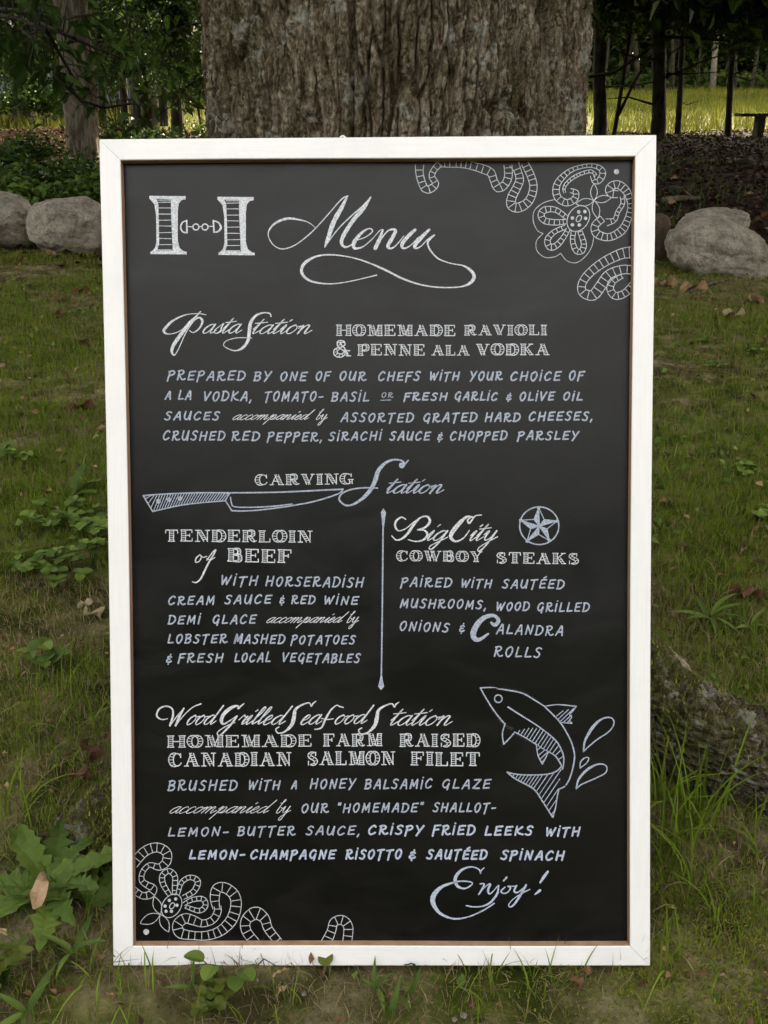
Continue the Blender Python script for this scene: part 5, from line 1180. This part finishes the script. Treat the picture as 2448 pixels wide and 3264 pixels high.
for i, (px, d, w, h, n) in enumerate([(385, 24, .7, 2.4, 1000), (655, 19, .6, 2.3, 800), (10, 25, 1.3, 1.3, 1200), (140, 26, 1.2, 1.2, 1100)]):
    shrub('dark understory bush '+['between the leaning and the broad trunk', 'close beside the oak', 'low in front of the meadow at the left edge', 'low between the stout and the leaning trunk', 'at the far left edge', 'behind the broad black trunk', 'behind the leaning trunk'][i], px, 0, w, h, n, .14, M_leaf, 110+i, dist=d, group=GU, th=.8)
# dark boughs with leaves over the meadow, right side
def hang(label, px, py_, y, w, h, n, size, seed, m=M_leaf, group='leafy boughs hanging over the meadow'):
    g = np.random.default_rng(seed); c = at(px, py_, y); root = empty('leafy_bough', c); tag(root, label, 'branch', group)
    st, P = [], []
    for k in range(9):
        a = g.uniform(-1, 1); e = Vector((a*w, g.uniform(-.5, .5)*w, g.uniform(-1, .4)*h)); s0 = Vector((a*w*.2, 0, h))
        st.append(tube([s0, (s0+e)/2+Vector((0, 0, .15)), e], [.02, .012, .005], 5))
        t = g.uniform(0, 1, n//9)[:, None]; P.append(np.array(s0)*(1-t)+np.array(e)*t+g.normal(0, 1, (n//9, 3))*np.array([.3, .3, .12])*w*.45)
    mob('twig', py_mesh('twig', *merge(st), M_bark_dark, True), root)
    P = np.concatenate(P); t = g.uniform(0, .7, len(P))
    o = mob('leaves', np_mesh('leaves', *leaf_cloud(P, g.uniform(.6, 1.2, len(P))*size, t, .7, g)[:2], m, np.repeat(t, 4)), root); o['kind'] = 'stuff'
for i, (px, py_, y, w, h, n) in enumerate([(1935, 20, 19, 1.0, .5, 1500), (2010, 55, 21, .8, .45, 1100), (2220, 30, 20, 1.1, .45, 2000), (2330, 50, 19, 1.0, .5, 1900), (2440, 60, 18, 1.0, .7, 2000), (2130, 0, 20, 1.0, .4, 1600), (2400, 130, 21, .9, .35, 900), (2270, 95, 21, .8, .3, 900)]):
    hang('dark leafy bough over the meadow, '+['next to the oak edge', 'above the sapling', 'right of the thickest trunk at the top', 'above the trunk by the bench', 'in the top right corner', 'around the top of the thickest trunk', 'low above the bench', 'low between the two thin trunks'][i], px, py_, y, w, h, n, .13, 130+i)

for i, (px, py_, y, w, h, n, wd) in enumerate([(60, 60, 15, .9, .5, 1500, 'over the stout trunk at the far left'), (150, 30, 13, .8, .4, 1300, 'left of the leaning trunk top'), (340, 60, 15, .8, .5, 1500, 'right of the leaning trunk top'), (440, 120, 16, .9, .6, 1700, 'around the broad black trunk'),
        (520, 40, 14, .8, .4, 1300, 'beside the oak at the top edge'), (580, 150, 13, .6, .45, 1000, 'touching the left side of the oak'), (20, 190, 17, .9, .4, 1100, 'low at the far left'), (400, 230, 17, .8, .35, 900, 'low between the leaning and the broad black trunk'), (600, 270, 15, .6, .3, 700, 'low beside the oak')]):
    hang('dark leafy bough in the left wood, '+wd, px, py_, y, w, h, n, .10, 170+i, group='leafy boughs in the left wood')
# ------------------------------------------------------------ small plants near the board
WL = [leaf_mesh('leaf', .12, .040, M_weed, t, 14, .18, jag=.22, curl=.1) for t in (.4, .6, .8, .5)]
RL = [leaf_mesh('leaf', .028, .026, M_weed, t, 9, .1, curl=.0, rnd=.55) for t in (.5, .7, .92)]
YL = [leaf_mesh('leaf', .022, .022, M_leafy_y, t, 8, .1, rnd=.55) for t in (.7, .85)]
LL = [leaf_mesh('leaf', .10, .016, M_weed, t, 6, .4) for t in (.4, .6, .8)]
def rosette(name, label, px, py_, n, L, scale, seed, up=.35, group=None, cat='weed', a0=0, span=6.28):
    b = gp(px, py_); root = empty(name, b); tag(root, label, cat, group); g = random.Random(seed)
    for k in range(n):
        o = mob('leaf', L[k % len(L)], root); s_ = scale*g.uniform(.75, 1.15); o.scale = (s_, s_, s_)
        o.rotation_euler = (up*g.uniform(.5, 1.5), g.uniform(-.4, .4), a0+span*k/n+g.uniform(-.25, .25)); o.location = (0, 0, .004+.002*k)
rosette('dandelion_plant', 'large toothed leaf rosette beside the lower left of the board', 165, 2855, 12, WL, .95, 5, .38)
rosette('dandelion_plant', 'smaller toothed rosette touching the left frame rail', 285, 2895, 6, WL, .8, 6, .3, a0=-1.2, span=3.6)
rosette('clover_patch', 'pale oak shaped leaf standing in clover left of the board', 235, 1585, 5, WL, .75, 7, .7, a0=-1.6, span=1.6)
rosette('lance_leaf_plant', 'bright plant with long pointed leaves above the right root', 2262, 1985, 9, LL, .85, 8, .5)
rosette('lance_leaf_plant', 'small bright long leaved plant at the far right beside the root', 2390, 2010, 6, LL, .55, 9, .6)
def sprig(name, label, px, py_, L, n, h, spread, scale, seed, cat='weed', group=None):
    b = gp(px, py_); root = empty(name, b); tag(root, label, cat, group); g = random.Random(seed); st = []
    for k in range(n):
        a = g.uniform(0, 6.28); r = spread*g.uniform(.2, 1); tip = Vector((math.cos(a)*r, math.sin(a)*r, h*g.uniform(.5, 1.1)))
        st.append(tube([(0, 0, -.01), (tip.x*.4, tip.y*.4, tip.z*.7), tip], [.0012, .001, .0008], 4))
        for j in range(3 if n > 3 else 1):
            o = mob('leaf', L[g.randrange(len(L))], root); o.location = tip; s_ = scale*g.uniform(.8, 1.2); o.scale = (s_, s_, s_)
            o.rotation_euler = (g.uniform(-.15, .4), g.uniform(-.3, .3), a-1.57+j*2.09)
    mob('stem', py_mesh('stem', *merge(st), M_weed), root)
GC = 'clover plants in the lawn left of the board'
for i, (px, py_, lb) in enumerate([(205, 1655, 'clover directly under the pale lobed leaf'), (170, 1700, 'clover at the left end of the clover row'), (250, 1680, 'clover with three big leaflets near the clover middle'), (315, 1690, 'clover touching the frame in the upper clover row'), (325, 1745, 'clover low against the frame edge'),
        (120, 1830, 'clover at the lower left of the clover patch'), (175, 1840, 'clover in the lower row of the patch'), (230, 1820, 'clover in the lower row near the middle'), (300, 1815, 'clover in the lower row close to the frame'), (190, 1885, 'lowest single clover of the patch'), (60, 1480, 'lone lawn clover at the upper left')]):
    sprig('clover', lb, px, py_, RL, 6, .05, .06, .85, 200+i, 'clover', GC)
sprig('clover', 'clover sprig in the bare patch at the left edge of the picture', 140, 2135, RL, 4, .05, .035, .9, 215, 'clover', GC)
for i, (px, py_, lb) in enumerate([(2235, 1090, 'tiny weed in the lawn high on the right'), (2260, 1180, 'tiny weed in the right lawn below the highest'), (2400, 1130, 'tiny weed in the right lawn near the picture edge'), (2385, 1520, 'tiny bright weed halfway down the right lawn'), (2410, 1660, 'leafy tuft low in the right lawn'), (90, 920, 'tiny weed high in the left lawn'), (250, 1010, 'tiny weed by the brown leaf in the left lawn')]):
    sprig('small_weed', lb, px, py_, RL, 5, .03, .05, .8, 220+i, 'weed', 'tiny weeds scattered in the lawn')
sprig('two_leaf_seedling', 'seedling with two round dark leaves in front of the bottom rail', 700, 3150, RL, 2, .045, .018, .85, 230)
sprig('two_leaf_seedling', 'round leaved seedling right beside the first one under the board', 755, 3130, RL, 2, .035, .018, .8, 231)
sprig('yellow_seedling', 'single yellow green leaf poking up before the bottom rail', 1045, 3110, YL, 1, .03, .004, .8, 232)
sprig('yellow_clover', 'yellow green leafy clump below the left part of the bottom rail', 672, 3220, YL, 12, .03, .022, .5, 233)
sprig('yellow_clover', 'yellow green leafy clump in the lower left corner', 15, 3140, YL, 14, .045, .03, .6, 234)
rosette('grass_sprout', 'pointed green sprout beneath the middle of the bottom rail', 1200, 3165, 4, LL, .42, 235, 1.0, cat='grass sprout')
rosette('grass_sprout', 'two tall pointed blades at the bottom edge right of the middle', 1240, 3262, 3, LL, .5, 236, 1.3, cat='grass sprout')
rosette('grass_sprout', 'single upright blade below the bottom rail right of the middle', 1290, 3190, 2, LL, .5, 237, 1.35, cat='grass sprout')
rosette('grass_sprout', 'broad grass sprout at the lower left corner', 90, 3240, 5, LL, .6, 238, .9, cat='grass sprout')
rosette('grass_sprout', 'green sprout under the left part of the bottom rail', 620, 3160, 4, LL, .45, 239, .9, cat='grass sprout')
rosette('grass_sprout', 'broad blades beside the lower left rosette', 235, 3050, 4, LL, .55, 240, .9, cat='grass sprout')
# long grass tufts right of the board on the root
def tuft(label, px, py_, n, h, w, seed, lean=1.1, name='grass_tuft', m=M_grass, tlo=.3):
    global rng
    b = gp(px, py_); keep = rng; rng = np.random.default_rng(seed)
    P = np.stack([rng.normal(0, .018, n), rng.normal(0, .018, n), np.zeros(n)], 1)
    V, F, T = blades(n, P, rng.uniform(.6, 1.1, n)*h, rng.uniform(.6, 1.2, n)*w, rng.uniform(tlo, 1, n), lean, 6, curl=.8); rng = keep
    o = mob(name, np_mesh(name, V, F, m, T)); o.location = b; tag(o, label, 'grass tuft', 'long grass tufts round the board')
for i, (px, py_, n, h, w, lb) in enumerate([(2110, 2560, 22, .19, .0048, 'long arching grass tuft right beside the frame at the root'), (2200, 2640, 26, .20, .0045, 'dense long grass tuft below the right root'), (2300, 2560, 18, .18, .0045, 'long grass tuft on the lower side of the right root'),
        (2150, 2760, 24, .15, .004, 'grass tuft close to the lower right rail'), (2400, 2700, 16, .15, .004, 'grass tuft near the right picture edge below the root'), (2240, 2880, 14, .11, .004, 'short tuft above the moss'), (2115, 1540, 30, .12, .003, 'upright tuft at the right rail in the middle of the lawn'),
        (120, 2380, 16, .13, .0035, 'thin tuft at the left edge above the rosette'), (300, 2330, 16, .14, .004, 'tuft against the left rail above the mossy root'), (255, 2230, 10, .14, .0042, 'tuft of broad blades on the left near the bare soil'),
        (330, 3130, 16, .07, .003, 'tuft touching the lower left frame corner'), (420, 3170, 16, .06, .003, 'low tuft just right of the lower left frame corner'), (1720, 3120, 20, .055, .003, 'tuft below the bottom rail right of the middle'), (1520, 3160, 18, .06, .0028, 'pale tuft under the bottom rail'),
        (2120, 3090, 14, .09, .0035, 'tuft at the lower right frame corner'), (60, 2600, 16, .12, .0035, 'tuft at the left picture edge beside the rosette'), (900, 3220, 14, .06, .003, 'low tuft at the bottom edge left of the middle')]):
    tuft(lb, px, py_, n, h, w, 300+i)
# two thin blades crossing the lower left corner of the frame
def blade_obj(label, P3, w, t=.1):
    V, F = [], []; P3 = [Vector(p) for p in P3]
    for i, p in enumerate(P3):
        ww = w*(1-i/(len(P3)-1))**.6*.5+.00015; V += [p+Vector((0, 0, ww)), p-Vector((0, 0, ww))]
    for i in range(len(P3)-1): F.append((2*i, 2*i+1, 2*i+3, 2*i+2))
    me = py_mesh('grass_blade', V, F, M_grass); a = me.attributes.new('tint', 'FLOAT', 'POINT'); a.data.foreach_set('value', np.full(len(V), t, np.float32))
    tag(mob('bent_grass', me), label, 'grass')
blade_obj('thin bent blade rising across the lower left frame corner', [at(410, 3090, .80), at(396, 3066, .79), at(384, 3045, .79), at(374, 3035, .80), at(361, 3025, .81)], .0011)
blade_obj('thin level blade crossing the lower left frame corner', [at(330, 3070, .79), at(362, 3067, .79), at(400, 3062, .79), at(445, 3057, .80)], .0011)
# ------------------------------------------------------------ fallen leaves and twigs lying one by one
FL = {}
def fallen(label, px, py_, L, tint, rz, m=M_fallen, lobes_=0, roll=.5, name='fallen_leaf', lift=.012, W=.55):
    key = (round(tint, 2), lobes_, round(W, 2), m.name)
    if key not in FL: FL[key] = leaf_mesh('fallen_leaf', 1, W, m, tint, 14 if lobes_ else 7, .12, lobes=lobes_, curl=.35)
    b = gp(px, py_); o = mob(name, FL[key]); o.location = b+Vector((0, 0, lift)); o.scale = (L, L, L); o.rotation_euler = (.15, roll, rz)
    tag(o, label, 'leaf', 'fallen leaves lying singly')
fallen('rust brown leaf in the left lawn, the larger of two', 205, 1015, .10, .55, .9)
fallen('smaller rust brown leaf just above the larger one in the left lawn', 215, 962, .07, .5, 2.2)
fallen('grey brown curled leaf high in the left lawn near the frame', 290, 935, .11, .35, 2.3, roll=1.0)
fallen('dark curled leaf in the left lawn near the frame', 287, 1108, .08, .15, 1.0, roll=1.0)
fallen('dark leaf with curled tip touching the left frame edge', 305, 1310, .09, .2, 1.8, roll=.9)
fallen('pale tan leaf in front of the left boulder', 165, 818, .09, .95, .5, lobes_=3)
fallen('upright dry leaf leaning on the left boulder', 230, 790, .11, .8, .2, roll=1.2)
fallen('buff leaf standing on edge under the left rosette', 122, 2960, .062, .99, .1, roll=.2, lift=.035, W=.36)
fallen('slim buff leaf piece beside the standing leaf', 172, 2912, .045, .75, .2, roll=1.0)
fallen('reddish brown crumpled leaf on the left mossy root', 298, 2490, .055, .35, .4, roll=.8, lobes_=3, lift=.04)
fallen('second reddish leaf piece just below on the mossy root', 305, 2530, .045, .3, 1.4, roll=.5, lobes_=2, lift=.03)
fallen('tan curled leaf lying behind the right frame rail by the boulders', 2160, 920, .16, .85, 1.2, roll=.6, lobes_=3)
fallen('large pale oak leaf in the right lawn', 2370, 1012, .15, .95, 2.0, m=M_straw, lobes_=4)
fallen('brown leaf pair left of the large pale oak leaf', 2345, 1025, .10, .5, .7)
fallen('tan leaf at the right edge near the boulder', 2430, 975, .12, .8, .4, lobes_=3)
fallen('long tan leaf next to the boulder foot', 2255, 930, .15, .8, 1.5, roll=.9)
fallen('yellow fallen leaf under the middle of the bottom rail', 1330, 3122, .030, .25, .5, m=M_leafy_y, W=.8)
fallen('orange leaf scrap under the bottom rail at the right', 1900, 3125, .022, .5, 1.4)
fallen('dry brown leaf scrap below the orange one', 1845, 3180, .028, .45, .2)
fallen('buff curled scrap left of the middle under the bottom rail', 915, 3110, .020, .95, 2.2, roll=.9, W=.35)
fallen('slim straw coloured leaf below the board, left of the middle', 925, 3155, .024, .85, 2.5, W=.3)
fallen('rust leaf at the right picture edge above the root', 2440, 1930, .08, .45, 1.0, lobes_=3)
fallen('pale curled leaf against the left rail above the bare soil', 325, 1935, .05, .95, 2.0, m=M_straw)
fallen('greyish pale leaf against the left rail below the curled one', 330, 1990, .06, .8, 1.0, m=M_straw, lobes_=2)
def twig(label, a, b_, r, lift=.01):
    A, B = gp(*a), gp(*b_); o = A.copy(); M_ = (B-A)/2+Vector((0, .01, .006))
    v, f = tube([(0, 0, lift), M_+Vector((0, 0, lift)), B-A+Vector((0, 0, lift))], [r, r*.9, r*.5], 6)
    t = mob('twig', py_mesh('twig', v, f, M_bark_mid, True)); t.location = o; tag(t, label, 'twig', 'twigs on the ground')
twig('pale bent twig lying under the large right boulder', (2200, 935), (2330, 895), .010)
twig('fallen stick lying level on the dark bank behind the right frame rail', (2110, 648), (2230, 642), .03, .03)
twig('thin stick leaning beside the bank log', (2180, 625), (2215, 655), .008, .05)
twig('orange brown stick below the bottom rail, left of the middle', (925, 3215), (945, 3110), .0012)
twig('straw coloured stem lying in the bare soil under the board', (800, 3118), (880, 3095), .0010)
twig('pale stem leaning by the left mossy root', (197, 2640), (258, 2540), .0016, .02)
# pebbles in the soil under the board
for i, (px, py_, r, lb) in enumerate([(968, 3170, .006, 'bluish pebble in the bare soil left of the middle'), (1478, 3240, .008, 'bluish stone chip at the bottom edge right of the middle'), (1448, 3252, .006, 'brown pebble beside the bluish chip'), (200, 2027, .007, 'grey pebble in the bare soil at the left'), (58, 2052, .006, 'pale pebble in the bare soil near the left edge'), (820, 3125, .004, 'tiny pale pebble near the seedlings')]):
    r *= .6; bmm = bmesh.new(); bmesh.ops.create_icosphere(bmm, subdivisions=2, radius=r)
    for v in bmm.verts: v.co *= random.uniform(.85, 1.1); v.co.z *= .6
    me = bpy.data.meshes.new('pebble'); bmm.to_mesh(me); bmm.free(); me.materials.append(M_stone)
    for p in me.polygons: p.use_smooth = True
    o = mob('pebble', me); o.location = gp(px, py_)+Vector((0, 0, r*.4)); tag(o, lb, 'pebble', 'pebbles in the bare soil')
